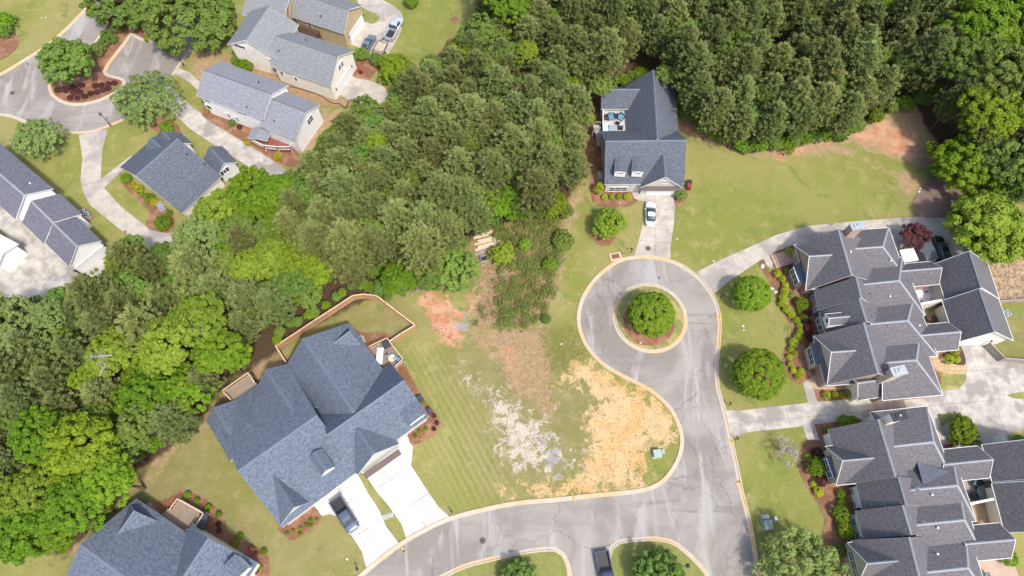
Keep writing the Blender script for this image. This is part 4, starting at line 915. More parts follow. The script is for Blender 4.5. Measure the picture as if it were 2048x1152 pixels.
# ---- woods
LIMITS = []; placed = []
def free(p, d):
    for q in placed:
        if (q[0]-p[0])**2+(q[1]-p[1])**2 < (d*.5+q[2]*.5)**2: return False
    return True
SPOTS = [  # bright and special woodland trees: px, py, r, kind, h, label
 (1020,8,38,'bright',14,'bright green broadleaf tree at the top edge left of the tall pines'),
 (1058,103,19,'lime',12,'small lime crown among dark pines near the top'),
 (395,640,48,'lime',14,'yellow green tree in the left wood above the dead limbs'),
 (330,690,46,'lime',14,'broad lime crown left of the grey dead limbs'),
 (430,705,42,'bright',12,'green crown right of the grey dead limbs'),
 (215,715,40,'lime',13,'lime crown at the left end of the grey dead limbs'),
 (300,800,55,'bright',11,'feathery bright tree at the wood edge left of the narrow deck'),
 (360,790,38,'bright',10,'bright tree at the tip of the wood near the blue duplex'),
 (470,708,32,'bright',8,'round green tree beside the dry yard corner'),
 (270,855,32,'mid',11,'mid green tree below the feathery bright tree'),
 (150,900,62,'bright',13,'big bright crown in the lower left wood'),
 (215,960,45,'bright',12,'bright tree at the lower edge of the left wood'),
 (80,880,45,'bright',13,'bright crown at the left end of the lower wood'),
 (150,1010,52,'bright',12,'bright tree above the lower left house'),
 (50,1000,45,'lime',12,'yellowish crown near the lower left edge'),
 (40,1065,50,'bright',12,'bright tree in the bottom left corner'),
 (100,1060,42,'bright',10,'green tree just left of the lower left roof'),
 (95,635,32,'pale',12,'pale green crown near the left edge of the wood'),
 (15,640,48,'pale',12,'blurred pale tree cut by the left edge'),
 (505,400,46,'bright',9,'bright tree overlapping the blue roofed cottage'),
 (432,428,42,'lime',9,'lime tree hiding the corner of the blue roofed cottage'),
 (553,385,36,'bright',10,'green tree at the end of the slanting drive'),
 (390,478,45,'pale',12,'soft olive tree below the blue roofed cottage'),
 (545,515,38,'lime',12,'vivid lime crown at the west end of the central wood'),
 (605,530,36,'bright',12,'bright crown right of the vivid lime one'),
 (628,540,34,'bright',10,'bright crown above the orange fence'),
 (585,565,28,'mid',11,'mid green crown left of the orange fence'),
 (790,555,28,'bright',6,'low bright tree left of the red clay'),
 (618,596,22,'mid',6,'low mid green tree touching the orange fence'),
 (490,540,30,'lime',12,'lime patch between dark pines left of the vivid lime crown'),
 (1025,390,26,'bright',8,'bright tree at the lower edge of the central wood'),
 (1000,415,22,'bright',7,'small green tree just above the black silt fence'),
 (1110,405,24,'bright',7,'small bright tree at the corner of the central wood'),
 (1150,205,24,'bright',8,'bright tree left of the lone house'),
 (1200,170,22,'mid',8,'mid green tree behind the left wing of the lone house'),
 (1330,150,20,'mid',8,'dark green tree right of the lone roof peak'),
 (1965,60,60,'bright',16,'large bright tree in the top right corner wood'),
 (2035,40,55,'bright',16,'bright tree cut by the top right corner'),
 (2000,150,58,'mid',15,'deep green tree on the right edge of the far wood'),
 (2045,215,52,'bright',14,'bright tree on the right edge above the far lawn'),
 (1975,235,48,'bright',13,'bright tree overhanging the dark dirt'),
 (2000,320,45,'mid',10,'mid green tree behind the lawn end tree'),
 (2050,340,45,'bright',10,'green tree at the right edge above the yellow green tree'),
 (1930,130,48,'mid',14,'deep green tree left of the corner trees'),
]
for x_, y_, r_, k_, h_, lb in SPOTS:
    o = leafy(x_, y_, r_, k_, lb, h_); placed.append((o.location.x, o.location.y, r_*mpp(x_, y_, 8)*1.5))
CENTRAL = [(585,365),(615,330),(655,300),(672,262),(715,232),(775,222),(805,180),(860,135),(900,95),(960,60),(1030,45),(1100,50),(1170,80),(1165,180),(1150,260),(1160,330),(1130,370),(1090,385),(1000,380),(960,420),(920,450),(870,475),(800,515),(700,530),(600,500),(540,440),(575,385)]
LEFTW = [(-60,620),(30,620),(110,590),(215,580),(235,510),(275,480),(325,510),(360,505),(400,470),(470,455),(540,440),(600,500),(700,530),(740,535),(620,550),(520,615),(455,680),(415,740),(350,830),(300,860),(210,925),(160,1020),(95,1070),(-60,1085)]
TOPW = [(960,-40),(1000,60),(1100,50),(1180,70),(1200,105),(1290,88),(1350,105),(1400,170),(1430,205),(1480,245),(1540,255),(1640,225),(1740,200),(1830,148),(1890,132),(1925,175),(1965,270),(2040,330),(2100,330),(2100,-60)]
def wood(P, d, label, group, cap_, hs=(.72, 1.)):
    xs = [p[0] for p in P]; ys = [p[1] for p in P]; n = 0; t_ = 0
    while t_ < 9000 and n < cap_:
        t_ += 1; x_ = random.uniform(min(xs), max(xs)); y_ = random.uniform(min(ys), max(ys))
        if not inpoly(x_, y_, P): continue
        g = G(x_, y_, 11)
        if not free(g, d): continue
        e = min(abs(poly_signed(np.array([x_]), np.array([y_]), P))[0], 60)/60
        lb = label; gp = group
        o = pine(x_, y_, lb, gp, hs[0]+(hs[1]-hs[0])*(.25*e+.75*random.random())); placed.append((g.x, g.y, d)); n += 1
    print(group, n)
def fill(P, text, group, cap_):
    xs = [p[0] for p in P]; ys = [p[1] for p in P]; n = 0; t_ = 0
    while t_ < 7000 and n < cap_:
        t_ += 1; x_ = random.uniform(min(xs), max(xs)); y_ = random.uniform(min(ys), max(ys))
        if not inpoly(x_, y_, P): continue
        g = G(x_, y_, 7)
        if not free(g, 1.5): continue
        r_ = random.uniform(1.7, 2.5)/mpp(x_, y_, 5)
        o = leafy(x_, y_, r_, random.choice(('mid', 'mid', 'mid', 'bright')), text, random.uniform(7, 10.5), group, 'gap_tree'); placed.append((o.location.x, o.location.y, 3.0)); n += 1
    print(group, n)
def edge_labels(group, P, text):
    w = [G(*q) for q in catmull(P, 8)]; L = []
    for o in C.objects:
        if o.get('group') == group and o.get('label', '').count('pine') and not o.get('edged'):
            d = [((o.location.xy-q.xy).length, i) for i, q in enumerate(w)]; m = min(d)
            if m[0] < 6.5: L.append((m[1], o))
    L.sort(key=lambda k: k[0])
    for i, (_, o) in enumerate(L[:len(ORD)]): o['label'] = '%s pine %s' % (ORD[i], text); o['edged'] = 1
wood(CENTRAL, 3.6, 'tall olive green pine packed among its like in the central wood', 'pines of the central wood', 150)
wood(LEFTW, 3.9, 'olive pine standing between brighter trees in the left wood', 'pines of the left wood', 120)
wood(TOPW, 4.1, 'dark olive pine in the wood along the top behind the lone house', 'pines of the top wood', 290)
fill(CENTRAL, 'low green broadleaf tree filling a gap among the central pines', 'gap trees of the central wood', 60)
fill(LEFTW, 'low green broadleaf tree filling a gap in the left wood', 'gap trees of the left wood', 60)
fill(TOPW, 'low green broadleaf tree filling a gap in the top wood', 'gap trees of the top wood', 70)
edge_labels('pines of the central wood', [(585,365),(640,310),(700,240),(800,190),(880,115),(960,60)], 'from the white house along the upper left edge of the central wood')
edge_labels('pines of the central wood', [(1180,150),(1175,250),(1170,340),(1130,400)], 'down the right edge of the central wood by the lone house')
edge_labels('pines of the central wood', [(1100,400),(1000,430),(930,480),(860,540),(760,580)], 'from the right along the lower edge of the central wood')
edge_labels('pines of the left wood', [(10,600),(100,580),(200,560),(230,500),(290,470),(340,500),(420,460)], 'from the left along the upper edge of the left wood')
edge_labels('pines of the left wood', [(640,640),(550,690),(460,750),(400,840),(320,900),(240,960),(150,1090)], 'from the orange fence down the lower edge of the left wood')
edge_labels('pines of the top wood', [(1370,190),(1420,260),(1480,290),(1550,300),(1640,270)], 'rightwards from the lone house along the foot of the top wood')
edge_labels('pines of the top wood', [(1660,262),(1740,240),(1830,195),(1890,190),(1925,190)], 'from mid lawn rightwards along the foot of the top wood')
edge_labels('pines of the top wood', [(1180,150),(1230,140),(1300,130),(1350,150)], 'from the left just behind the lone house')
edge_labels('pines of the top wood', [(970,-30),(1100,-30),(1300,-30),(1500,-30),(1700,-30),(1900,-30)], 'from the left along the top edge of the photo')
# understorey along the wood edges
def edge(P, label, group, n=14, kinds=('bright', 'mid'), r=(12, 20), name='understorey_tree', cat='bush'):
    w = catmull(P, 8)
    for i in range(n):
        q = w[int((i+.5)/n*(len(w)-1))]; k = kinds[i % len(kinds)]; rr = random.uniform(*r)
        o = leafy(q[0]+random.uniform(-5,5), q[1]+random.uniform(-5,5), rr, k, '%s bush from the left %s' % (ORD[i], label), None, group, name, rel=1.25, cat=cat)
edge([(1360,195),(1400,245),(1470,283),(1540,292),(1600,278),(1660,262),(1740,238),(1830,195),(1880,190)], 'under the top wood above the big lawn', 'bushes edging the top wood', 24, r=(13,20))
edge([(1172,240),(1168,190),(1200,168),(1250,160),(1290,140)], 'behind the lone house', 'bushes behind the lone house', 9, r=(10,15))
edge([(760,578),(800,570),(850,560),(890,530),(930,480)], 'between orange fence and plank pile', 'bushes left of the plank pile', 9, ('mid','bright'), r=(16,24))
edge([(522,645),(580,600),(645,560),(710,535),(775,545)], 'just outside the orange fence', 'bushes outside the orange fence', 12, ('mid','bright'), r=(12,18))
edge([(548,676),(600,640),(655,607),(708,574),(745,572),(790,600)], 'hard against the outside of the orange fence', 'low bushes against the orange fence', 16, ('bright','mid'), r=(8,12))
edge([(1950,270),(1960,320),(1990,370),(2048,385)], 'behind the lawn end trees', 'bushes behind the lawn end trees', 7, ('mid',), r=(18,26))
edge([(1130,425),(1080,418),(1030,425),(975,440)], 'at the top side of the brushy lot', 'bushes above the brushy lot', 7, ('mid','bright'), r=(13,18))
edge([(190,1050),(220,1000),(262,925),(318,868),(385,800),(425,750),(490,690)], 'along the dry yard by the left wood', 'bushes along the dry yard', 12, ('mid','bright'), r=(14,20))
# open-ground trees
for a in [(1303,628,45,'dense','broad green tree filling the island of the turning circle',6.5),(1503,587,36,'dense','bright airy tree on the lawn above the dark round tree',5.5),(1216,447,29,'lime','young lime green tree left of the lone drive',4.5),
  (1930,325,60,'bright','big round tree at the end of the far lawn',8.5),(1972,458,72,'lime','wide yellow green tree beside the black suv',9.),(137,122,49,'mid','large dark conifer in the upper left median',8),(265,8,58,'mid','dark conifer at the top of the upper left median',8),
  (405,45,70,'mid','big green tree beside the parking court',9),(288,205,50,'pale','feathery pale tree at the court edge',6),(82,280,44,'pale','feathery pale tree on the upper left lawn',6),(1592,1132,72,'pale','wispy pale willow like tree at the bottom',5),
  (900,535,42,'mid','large spreading bush above the red clay',4.5),(862,555,32,'mid','bush left of the large spreading bush',4.),(1035,1158,38,'mid','green crown on the left median at the bottom edge',2.4),(1325,1168,48,'mid','green crown on the right median at the bottom edge',2.4),
  (793,135,30,'bright','dense round green tree by the trailer',4.5),(5,45,22,'bright','bright shrub in the upper left corner',2.5),(8,62,14,'mid','small dark shrub below the corner shrub',2),(1922,862,27,'bright','weeping green tree beside the lower townhouse patio',3),(720,108,14,'mid','loose pine like shrub by the grey blue car',2.2),
  (755,122,13,'mid','small dark shrub below the trailer',2.),(1008,510,22,'lime','lime green sapling right of the plank pile',3.),(1050,488,12,'lime','small lime sapling in the brushy lot',2.2),(1100,530,14,'lime','small lime sapling near the right side of the brushy lot',2.2),
  (1125,487,20,'mid','dark bush on the right border of the brushy lot',2.5),(1092,640,9,'mid','lone dark bush at the lower right of the brushy lot',1.3),(955,370,20,'bright','little green tree peeping from the lower central wood',7)]:
    leafy(a[0], a[1], a[2], a[3], a[4], a[5])
leafy(1517,748,50,'dense','dark dense ball shaped tree on the lawn beside the lane',6.5, flat=.95)
leafy(1830,474,27,'maroon','maroon leaved tree in front of the black suv',4.)
# bare grey tree
o = empty('bare_tree', G(1560,905)); meta(o, 'nearly bare grey twiggy tree on the lawn of the lower townhouse', 'tree'); t_ = link('trunk', LTG, o); t_.scale = (3.2, 3.2, 3.6)
c_ = link('crown', crown_leaf('twig_crown', F_TWIG, clumps=40, leaves=24, ls=.05, cr=.2, jag=.4), o); c_.location = (0, 0, 2.4); c_.scale = (1.9, 1.9, 1.5)
# dead grey limbs sticking out of the left wood
for x_, y_, s_, lb in ((418,660,1.5,'bleached dead limb in the middle of the left wood'),(200,752,1.2,'bleached dead branches among the lime crowns'),(225,710,1.6,'pale dead top left of the lime crowns'),(822,590,1.5,'heap of grey dead branches left of the red clay')):
    z = .3 if y_ == 590 else 12.5; p = G(x_, y_, z); o = empty('dead_branch', p); o.rotation_euler = (R(60), 0, random.random()*6); meta(o, lb, 'branch')
    q = link('limb', LTG, o); q.scale = (s_*1.3, s_*1.3, s_*1.9)
# ---- brushy lot: weeds and dry blades
BR = [(960,458),(1125,436),(1120,520),(1105,600),(1062,652),(1000,650),(945,655),(955,600),(958,540),(935,490)]
n_ = 0; wv_, wf_ = [], []
base_me = SBW['weed'][0]; bv = np.zeros(len(base_me.vertices)*3, np.float32); base_me.vertices.foreach_get('co', bv); bv = bv.reshape(-1, 3); bf = np.arange(len(bv)).reshape(-1, 5)
while n_ < 235:
    x_ = random.uniform(930,1130); y_ = random.uniform(436,655)
    if not inpoly(x_, y_, BR): continue
    if (x_ < 1000 and y_ > 560) and random.random() < .8: continue
    if x_ < 990 and 440 < y_ < 560: continue
    s_ = random.uniform(.3, .95); p = G(x_, y_, 0); a = random.random()*6.28; ca, sa = math.cos(a), math.sin(a)
    q = bv*s_*np.array([1, 1, random.uniform(.7, 1.3)]); q = np.stack([q[:,0]*ca-q[:,1]*sa+p.x, q[:,0]*sa+q[:,1]*ca+p.y, q[:,2]+s_*.55], 1)
    wf_.append(bf+len(wv_)*len(bv)); wv_.append(q); n_ += 1
me = bpy.data.meshes.new('weeds'); np_mesh(me, np.concatenate(wv_), np.concatenate(wf_)); me.materials.append(F_WEED)
meta(link('weeds', me), 'tangle of low green weeds over the brushy lot', 'weeds', kind='stuff')
def blades(name, P, n, hh, mat, label):
    xs = [p[0] for p in P]; ys = [p[1] for p in P]; pts = []
    while len(pts) < n:
        x_ = random.uniform(min(xs), max(xs)); y_ = random.uniform(min(ys), max(ys))
        if inpoly(x_, y_, P): pts.append(G(x_+random.gauss(0, 7), y_+random.gauss(0, 7), 0))
    c = np.array([(p.x, p.y, 0) for p in pts]); d = rng.normal(size=(n, 3))*.5; d[:, 2] = 1; d /= np.linalg.norm(d, axis=1, keepdims=True); l = rng.uniform(.5, 1, n)*hh
    c = c+d*l[:, None]; nn = np.cross(d, unit(n)); me = quads(name, c, nn, d+1e-4, rng.uniform(.03, .06, n), l, mat); meta(link(name, me), label, 'grass', kind='stuff')
blades('dry_grass', BR, 9000, .2, F_DRY, 'tall dry grass standing in the brushy lot')
blades('dry_grass', [(935,662),(1088,652),(1092,700),(1110,800),(1100,835),(1065,805),(1015,775),(985,700),(940,690)], 5000, .08, F_DRY, 'short dry stubble below the brushy lot')
TUFT = foliage('grass_tuft_blades', (.26, .26, .07), (.20, .22, .05), (.30, .25, .10), .02, .1, .3, .5)
blades('grass_tufts', [(1080,660),(1150,650),(1180,715),(1120,750),(1098,740)], 6000, .05, TUFT, 'rough grass beside the turning circle')
# ---- shrubs
def row(pts, kind, where, group, r=None, k2=None):
    for i, q in enumerate(pts): shrub(q[0], q[1], q[2] if len(q) > 2 else r, q[3] if len(q) > 3 else kind, '%s shrub %s' % (ORD[i], where), group)
Fz = lambda L: [(1500+a/2.88, 430+b/2.88, c/2.88) for a, b, c in L]
row(Fz([(157,339,22),(185,367,20),(203,402,20),(199,437,23),(190,472,25),(190,510,25),(210,543,23),(238,573,21),(267,604,20),(285,636,18),(290,672,22),(274,703,23),(250,735,26),(232,772,17),(226,818,17),(232,860,17),(250,897,18),(275,930,19)]), 'box', 'from the brick steps in the long yellow green row', 'round shrubs in the curved bed')
row(Fz([(225,215,26)]), 'box', 'alone above the brick steps of the upper townhouse', 'shrub by the brick steps')
row(Fz([(215,320,24),(238,460,20)]), 'dark', 'of the dull pair by the brick bay', 'dull shrubs by the brick bay')
row(Fz([(297,512,38)]), 'green', 'with the largest leaves before the upper townhouse windows', 'large leafy shrub')
row(Fz([(285,558,16),(310,595,24),(257,800,17),(294,902,20)]), 'box', 'down, behind the long yellow green row', 'inner round shrubs')
row(Fz([(325,568,25),(325,625,28),(332,668,28),(345,710,18)]), 'maroon', 'down in the maroon group by the upper townhouse', 'maroon shrubs of the upper townhouse')
row(Fz([(440,1036,22),(490,1034,18),(531,1036,16),(580,1030,29)]), 'box', 'from the walk in the row below the upper townhouse', 'round shrubs below the upper townhouse')
row(Fz([(638,1034,28),(690,1030,28),(785,1020,28),(825,1018,32)]), 'maroon', 'of the low maroon hedge below the upper townhouse', 'maroon hedge')
row(Fz([(880,1016,18),(920,1012,21),(974,1006,25),(1084,990,21)]), 'box', 'rightwards past the maroon hedge', 'round shrubs right of the hedge')
row(Fz([(1180,780,27),(1142,832,28),(1186,830,22)]), 'box', 'of the trio in the dark bed beside the flagstones', 'trio of round shrubs')
row(Fz([(875,160,1)])[:0], 'box', '', '')
J = lambda L: [(1500+a/3.183, 790+b/3.183, c/3.183) for a, b, c in L]
row(J([(370,395,24),(420,445,1)])[:1], 'box', 'at the top of the lower townhouse bed', 'round shrub at the bed top')
leafy(1632,935,17,'bright','leafy bright bush before the lower townhouse bay',2.4, name='leafy_bush', cat='bush')
row(J([(430,372,38),(450,545,38)]), 'maroon', 'of the two maroon domes beside the leafy bright bush', 'maroon domes')
row(J([(405,567,22),(434,615,30)]), 'box', 'of the pair at the edge of the lower bed', 'pair of lower bed shrubs')
row(J([(577,630,28),(585,690,29),(580,758,54),(608,865,50)]), 'green', 'down the wall of the lower townhouse', 'green wall shrubs')
row(J([(570,993,44)]), 'dark', 'large and dark beside the bottom bay', 'dark bay shrub')
row(J([(495,215,22),(600,168,40),(655,165,32)]), 'green', 'of the clump at the top left corner of the lower townhouse', 'corner clump')
row(J([(1290,280,26),(1437,325,40),(1712,290,32),(1645,1035,52)]), 'green', 'rightwards behind the lower townhouse', 'right side shrubs')
E_ = lambda L: [(1150+a/3.84, 120+b/3.84, c/3.84) for a, b, c in L]
row(E_([(226,1055,23),(285,1053,22),(340,1051,22),(400,1050,28)]), 'box', 'from the left below the lone house window', 'four window shrubs')
shrub(1198, 378, 9, 'box', 'tall narrow shrub at the left corner of the lone house', fl=2.2, name='columnar_shrub'); shrub(1360, 389, 12, 'dark', 'grey green shrub right of the lone garage door')
row([(1277,657,6.5),(1290,663,6.5),(1303,668,7.5)], 'green', 'of three under the island tree', 'island shrubs')
T4 = lambda L: [(200+a/3.84, 230+b/3.84, c/3.84)+tuple(k) for a, b, c, *k in L]
row(T4([(200,490,40,'green'),(250,540,24,'yellow'),(297,568,34,'box'),(315,605,20,'green'),(355,625,20,'yellow'),(378,640,40,'green'),(420,670,32,'yellow'),(530,752,25,'green'),(485,830,60,'green'),(530,130,36,'green'),(508,95,46,'green')]), 'box', 'from the front corner of the blue roofed cottage', 'cottage shrubs')
for i, q in enumerate([(440,694),(480,685),(505,695),(540,680),(565,715),(590,690),(620,710),(630,655),(650,742),(695,720),(733,660),(745,710),(780,655),(790,690),(830,680),(835,645),(880,640),(560,675),(595,752),(538,752)]):
    shrub(q[0]/3.84, q[1]/3.84, 5.6, 'maroon', '%s small maroon ball from the left in the court median' % ORD[i], 'maroon balls below the conifer')
for i, q in enumerate([(1100,232),(1133,187),(1145,222),(1155,255),(1185,205),(1198,240),(1225,185),(1242,125),(1172,170)]):
    shrub(q[0]/3.84, q[1]/3.84, 5.4, 'maroon', '%s small maroon ball beside the parking court corner' % ORD[i], 'maroon balls by the parking court')
for i, q in enumerate([(750,385,52),(800,330,40),(820,270,46),(860,300,40),(900,210,46),(870,160,36),(900,60,44)]):
    shrub(q[0]/3.84, q[1]/3.84, q[2]/3.84, 'dark', '%s loose green shrub up the median hedge' % ORD[i], 'median hedge')
row([(471,121,9),(478,128,11),(492,132,14)], 'green', 'of the clump at the cream house porch', 'cream porch clump')
row([(415,222,5,'yellow'),(496,283,8,'yellow'),(555,313,8.5,'yellow'),(464,246,7,'dark'),(479,254,5,'maroon'),(455,320,1,'yellow')][:5], 'yellow', 'from the left beside the white house', 'white house shrubs')
shrub(823,3,14,'green','clipped round shrub on the top lawn'); shrub(26,501,7,'box','small round shrub on the left parking pad')
for i, q in enumerate([(375,990),(394,1002),(417,1015),(437,1029),(480,1072),(471,1085),(506,1100),(528,1104),(520,1135)]): shrub(q[0], q[1], 5+random.random()*3, 'green', '%s small green shrub along the lower left bed' % ORD[i], 'lower left bed shrubs')
for i, q in enumerate([(437,1048),(438,1061),(513,1142)]): shrub(q[0], q[1], 5.5, 'maroon', '%s small maroon shrub along the lower left bed' % ORD[i], 'lower left bed maroon shrubs')
for i, q in enumerate([(587,1062),(601,1057),(600,1068),(612,1050),(622,1051),(634,1040),(621,1041),(574,1066)]): shrub(q[0], q[1], 4.2, ('green','dark')[i % 2], '%s small shrub in the bed below the duplex window' % ORD[i], 'duplex window shrubs')
for i, q in enumerate([(852,857),(840,863),(830,872),(836,793),(846,803)]): shrub(q[0], q[1], 4.5, 'green', '%s small green shrub along the right side of the duplex' % ORD[i], 'duplex side shrubs')
for i, q in enumerate([(868,832),(874,846),(868,858)]): shrub(q[0], q[1], 4.5, 'maroon', '%s small maroon shrub at the duplex bed corner' % ORD[i], 'duplex side maroon shrubs')
# ================================================================== VEHICLES
def paint(n, c, metal=.4): return pm('paint_'+n, c, tuple(x*.97 for x in c), 1, .28, metal=metal, coat=.6)
def vehicle(kind, px, py, head, paintm, label, cat, Lx=None):
    """built along +Y (front), then turned so that the nose points the way of the pixel step head"""
    z = .8; p = G(px, py, z); q = G(px+head[0], py+head[1], z); ang = math.atan2((q-p).y, (q-p).x)-math.pi/2
    o = empty({'pickup': 'pickup_truck', 'car': 'parked_car', 'suv': 'parked_suv'}[kind], (p.x, p.y, 0), ang); meta(o, label, cat)
    L = Lx or {'pickup': 5.8, 'car': 4.6, 'suv': 4.9}[kind]; Wd = {'pickup': 2.0, 'car': 1.82, 'suv': 1.95}[kind]
    belt = {'pickup': 1.12, 'car': .92, 'suv': 1.08}[kind]; top = {'pickup': 1.85, 'car': 1.45, 'suv': 1.75}[kind]
    def loft(st, name, m, parent=o, mi=None):
        mb = MB(); rows = []
        for y, w, zb, zt, rr in st:
            w2 = w/2; rows.append([Vector(k) for k in ((-w2*.9, y, zb), (-w2, y, zb+(zt-zb)*.25), (-w2, y, zb+(zt-zb)*.65), (-w2*rr, y, zt-.03), (-w2*rr*.6, y, zt), (w2*rr*.6, y, zt), (w2*rr, y, zt-.03), (w2, y, zb+(zt-zb)*.65), (w2, y, zb+(zt-zb)*.25), (w2*.9, y, zb))])
        for a, b in zip(rows, rows[1:]):
            for i in range(10): j = (i+1) % 10; mb.face([a[i], b[i], b[j], a[j]])
        mb.face(rows[0]); mb.face(rows[-1][::-1]); 
        ob = mb.build(name, m, parent); bm = bmesh.new(); bm.from_mesh(ob.data); bmesh.ops.remove_doubles(bm, verts=bm.verts, dist=.001); bmesh.ops.recalc_face_normals(bm, faces=bm.faces)
        for f in bm.faces: f.smooth = len(f.verts) == 4
        bm.to_mesh(ob.data); bm.free(); return ob
    h2 = L/2
    if kind == 'pickup':
        loft([(-.35,Wd,.4,belt,.93),(.9,Wd,.4,belt,.93),(h2*.62,Wd,.4,belt-.02,.9),(h2*.85,Wd*.97,.42,belt-.1,.84),(h2*.97,Wd*.86,.45,belt-.2,.8),(h2,Wd*.7,.5,.8,.8)], 'body', paintm)
        b = MB(); y0_, y1_ = -h2, -.42
        for sx in (-1, 1): b.box((sx*(Wd/2-.09), (y0_+y1_)/2, .78), (.18, y1_-y0_, .66))
        b.box((0, y0_+.06, .78), (Wd-.1, .12, .62)); b.box((0, y1_, .78), (Wd-.1, .1, .66)); b.box((0, (y0_+y1_)/2, .5), (Wd-.2, y1_-y0_, .1)); b.build('bed', paintm, o)
        b = MB(); b.box((0, (y0_+y1_)/2, .562), (Wd-.38, y1_-y0_-.16, .02)); b.build('bed_liner', BLACK, o)
        gh = [(-.42,Wd*.86,belt-.05,belt+.05,.9),(-.28,Wd*.88,belt-.05,top-.06,.84),(.35,Wd*.88,belt-.05,top-.03,.84),(.95,Wd*.88,belt-.05,top-.08,.82),(1.6,Wd*.9,belt-.08,belt+.02,.86)]; ry = (-.24, .95)
    elif kind == 'car':
        loft([(-h2,Wd*.72,.45,.8,.85),(-h2*.95,Wd*.9,.35,.9,.85),(-h2*.7,Wd,.3,belt+.03,.88),(0,Wd,.28,belt,.92),(h2*.5,Wd,.3,belt-.06,.88),(h2*.82,Wd*.95,.32,.74,.85),(h2*.97,Wd*.8,.38,.62,.8),(h2,Wd*.65,.42,.56,.8)], 'body', paintm)
        gh = [(-h2*.76,Wd*.8,.8,belt+.04,.85),(-h2*.42,Wd*.84,.8,top-.05,.78),(0,Wd*.84,.8,top,.78),(h2*.12,Wd*.84,.8,top-.04,.78),(h2*.46,Wd*.86,.8,belt,.85)]; ry = (-h2*.42, h2*.1)
    else:
        loft([(-h2,Wd*.82,.45,belt,.9),(-h2*.94,Wd*.96,.4,belt+.05,.9),(0,Wd,.35,belt,.93),(h2*.5,Wd,.35,belt-.04,.9),(h2*.85,Wd*.95,.38,.92,.85),(h2,Wd*.72,.45,.7,.8)], 'body', paintm)
        gh = [(-h2*.95,Wd*.84,.9,belt+.1,.88),(-h2*.82,Wd*.86,.9,top-.06,.82),(0,Wd*.87,.9,top,.82),(h2*.14,Wd*.87,.9,top-.05,.8),(h2*.46,Wd*.88,.9,belt,.86)]; ry = (-h2*.8, h2*.13)
    loft(gh, 'window', GLASS)
    b = MB(); rw = Wd*.66; zt = top
    n = 6; 
    for i in range(n):
        ya = ry[0]+(ry[1]-ry[0])*i/n; yb = ry[0]+(ry[1]-ry[0])*(i+1)/n; zz = lambda y: zt+.012-.05*((y-(ry[0]+ry[1])/2)/((ry[1]-ry[0])/2))**2
        for (xa, xb, da, db) in ((-.5,-.3,-.06,0),(-.3,.3,0,0),(.3,.5,0,-.06)): b.face([(xa*rw*1.02, ya, zz(ya)+da), (xb*rw*1.02, ya, zz(ya)+db), (xb*rw*1.02, yb, zz(yb)+db), (xa*rw*1.02, yb, zz(yb)+da)])
    b.build('roof_panel', paintm, o)
    if kind == 'car' and 'white' in label: b = MB(); b.box((0, .15, top+.022), (.8, .6, .012)); b.build('sunroof', GLASS, o)
    for sy in (-.31, .31):
        for sx in (-1, 1):
            w = MB(); w.cyl((sx*(Wd/2-.13), sy*L, .34), .34, .24, 16, axis='X'); wo_ = w.build('wheel', TYRE, o); r_ = MB(); r_.cyl((sx*(Wd/2-.005), sy*L, .34), .2, .03, 12, axis='X'); r_.build('rim', METAL, wo_)
    for sx in (-1, 1):
        b = MB(); b.box((sx*Wd*.36, h2-.1, .72 if kind != 'pickup' else .86), (.34, .16, .14)); b.build('headlight', METAL, o)
        b = MB(); b.box((sx*Wd*.38, -h2+.04, .82), (.26, .08, .18)); b.build('tail_light', REDP, o)
        b = MB(); b.box((sx*(Wd/2+.08), h2*.28, belt+.06), (.18, .12, .13)); b.build('mirror', paintm, o)
    for yy, nm in ((h2-.02, 'front_bumper'), (-h2-.02, 'rear_bumper')): b = MB(); b.box((0, yy, .48), (Wd*.82, .1, .2)); b.build(nm, METAL if kind == 'pickup' else paintm, o)
    return o
vehicle('pickup', 689, 1029, (20, 33), paint('slate', (.11, .135, .18)), 'dark blue grey pickup parked on the bright new drive', 'pickup truck', 5.3)
vehicle('car', 1302, 426, (0, -20), paint('white', (.74, .75, .77), 0), 'white sedan parked outside the lone house', 'car')
vehicle('pickup', 788, 56, (12, -22), paint('silver', (.58, .60, .63)), 'silver white pickup hitched near the trailer at the top', 'pickup truck')
vehicle('car', 736, 86, (11, -20), paint('steel', (.17, .22, .29)), 'grey blue car parked left of the trailer', 'car')
vehicle('suv', 1883, 497, (-6, -18), paint('black', (.012, .022, .022)), 'black suv parked behind the upper townhouse', 'suv')
vehicle('pickup', 1212, 1148, (5, 25), paint('navy', (.05, .06, .11)), 'navy pickup driving between the medians at the bottom', 'pickup truck')
# trailer with lumber
p = G(760,104); q = G(772,80); o = empty('utility_trailer', p, math.atan2((q-p).y, (q-p).x)-math.pi/2); meta(o, 'flat brown utility trailer with a drawbar behind the silver pickup', 'trailer')
b = MB(); b.box((0, 0, .6), (2.1, 4.2, .08)); b.build('bed_floor', DECKW, o)
b = MB()
for sx in (-1, 1): b.box((sx*1.05, 0, .8), (.06, 4.2, .06)); [b.box((sx*1.05, yy, .7), (.06, .06, .3)) for yy in (-2, -1, 0, 1, 2)]
b.build('side_rail', BLACK, o)
b = MB(); b.beam((-.8, 2.1, .55), (0, 3.4, .5), .1, .1); b.beam((.8, 2.1, .55), (0, 3.4, .5), .1, .1); b.build('drawbar', BLACK, o)
for sx in (-1, 1): b = MB(); b.cyl((sx*1.2, -.3, .33), .33, .2, 14, axis='X'); b.build('wheel', TYRE, o)
rz = o.rotation_euler.z
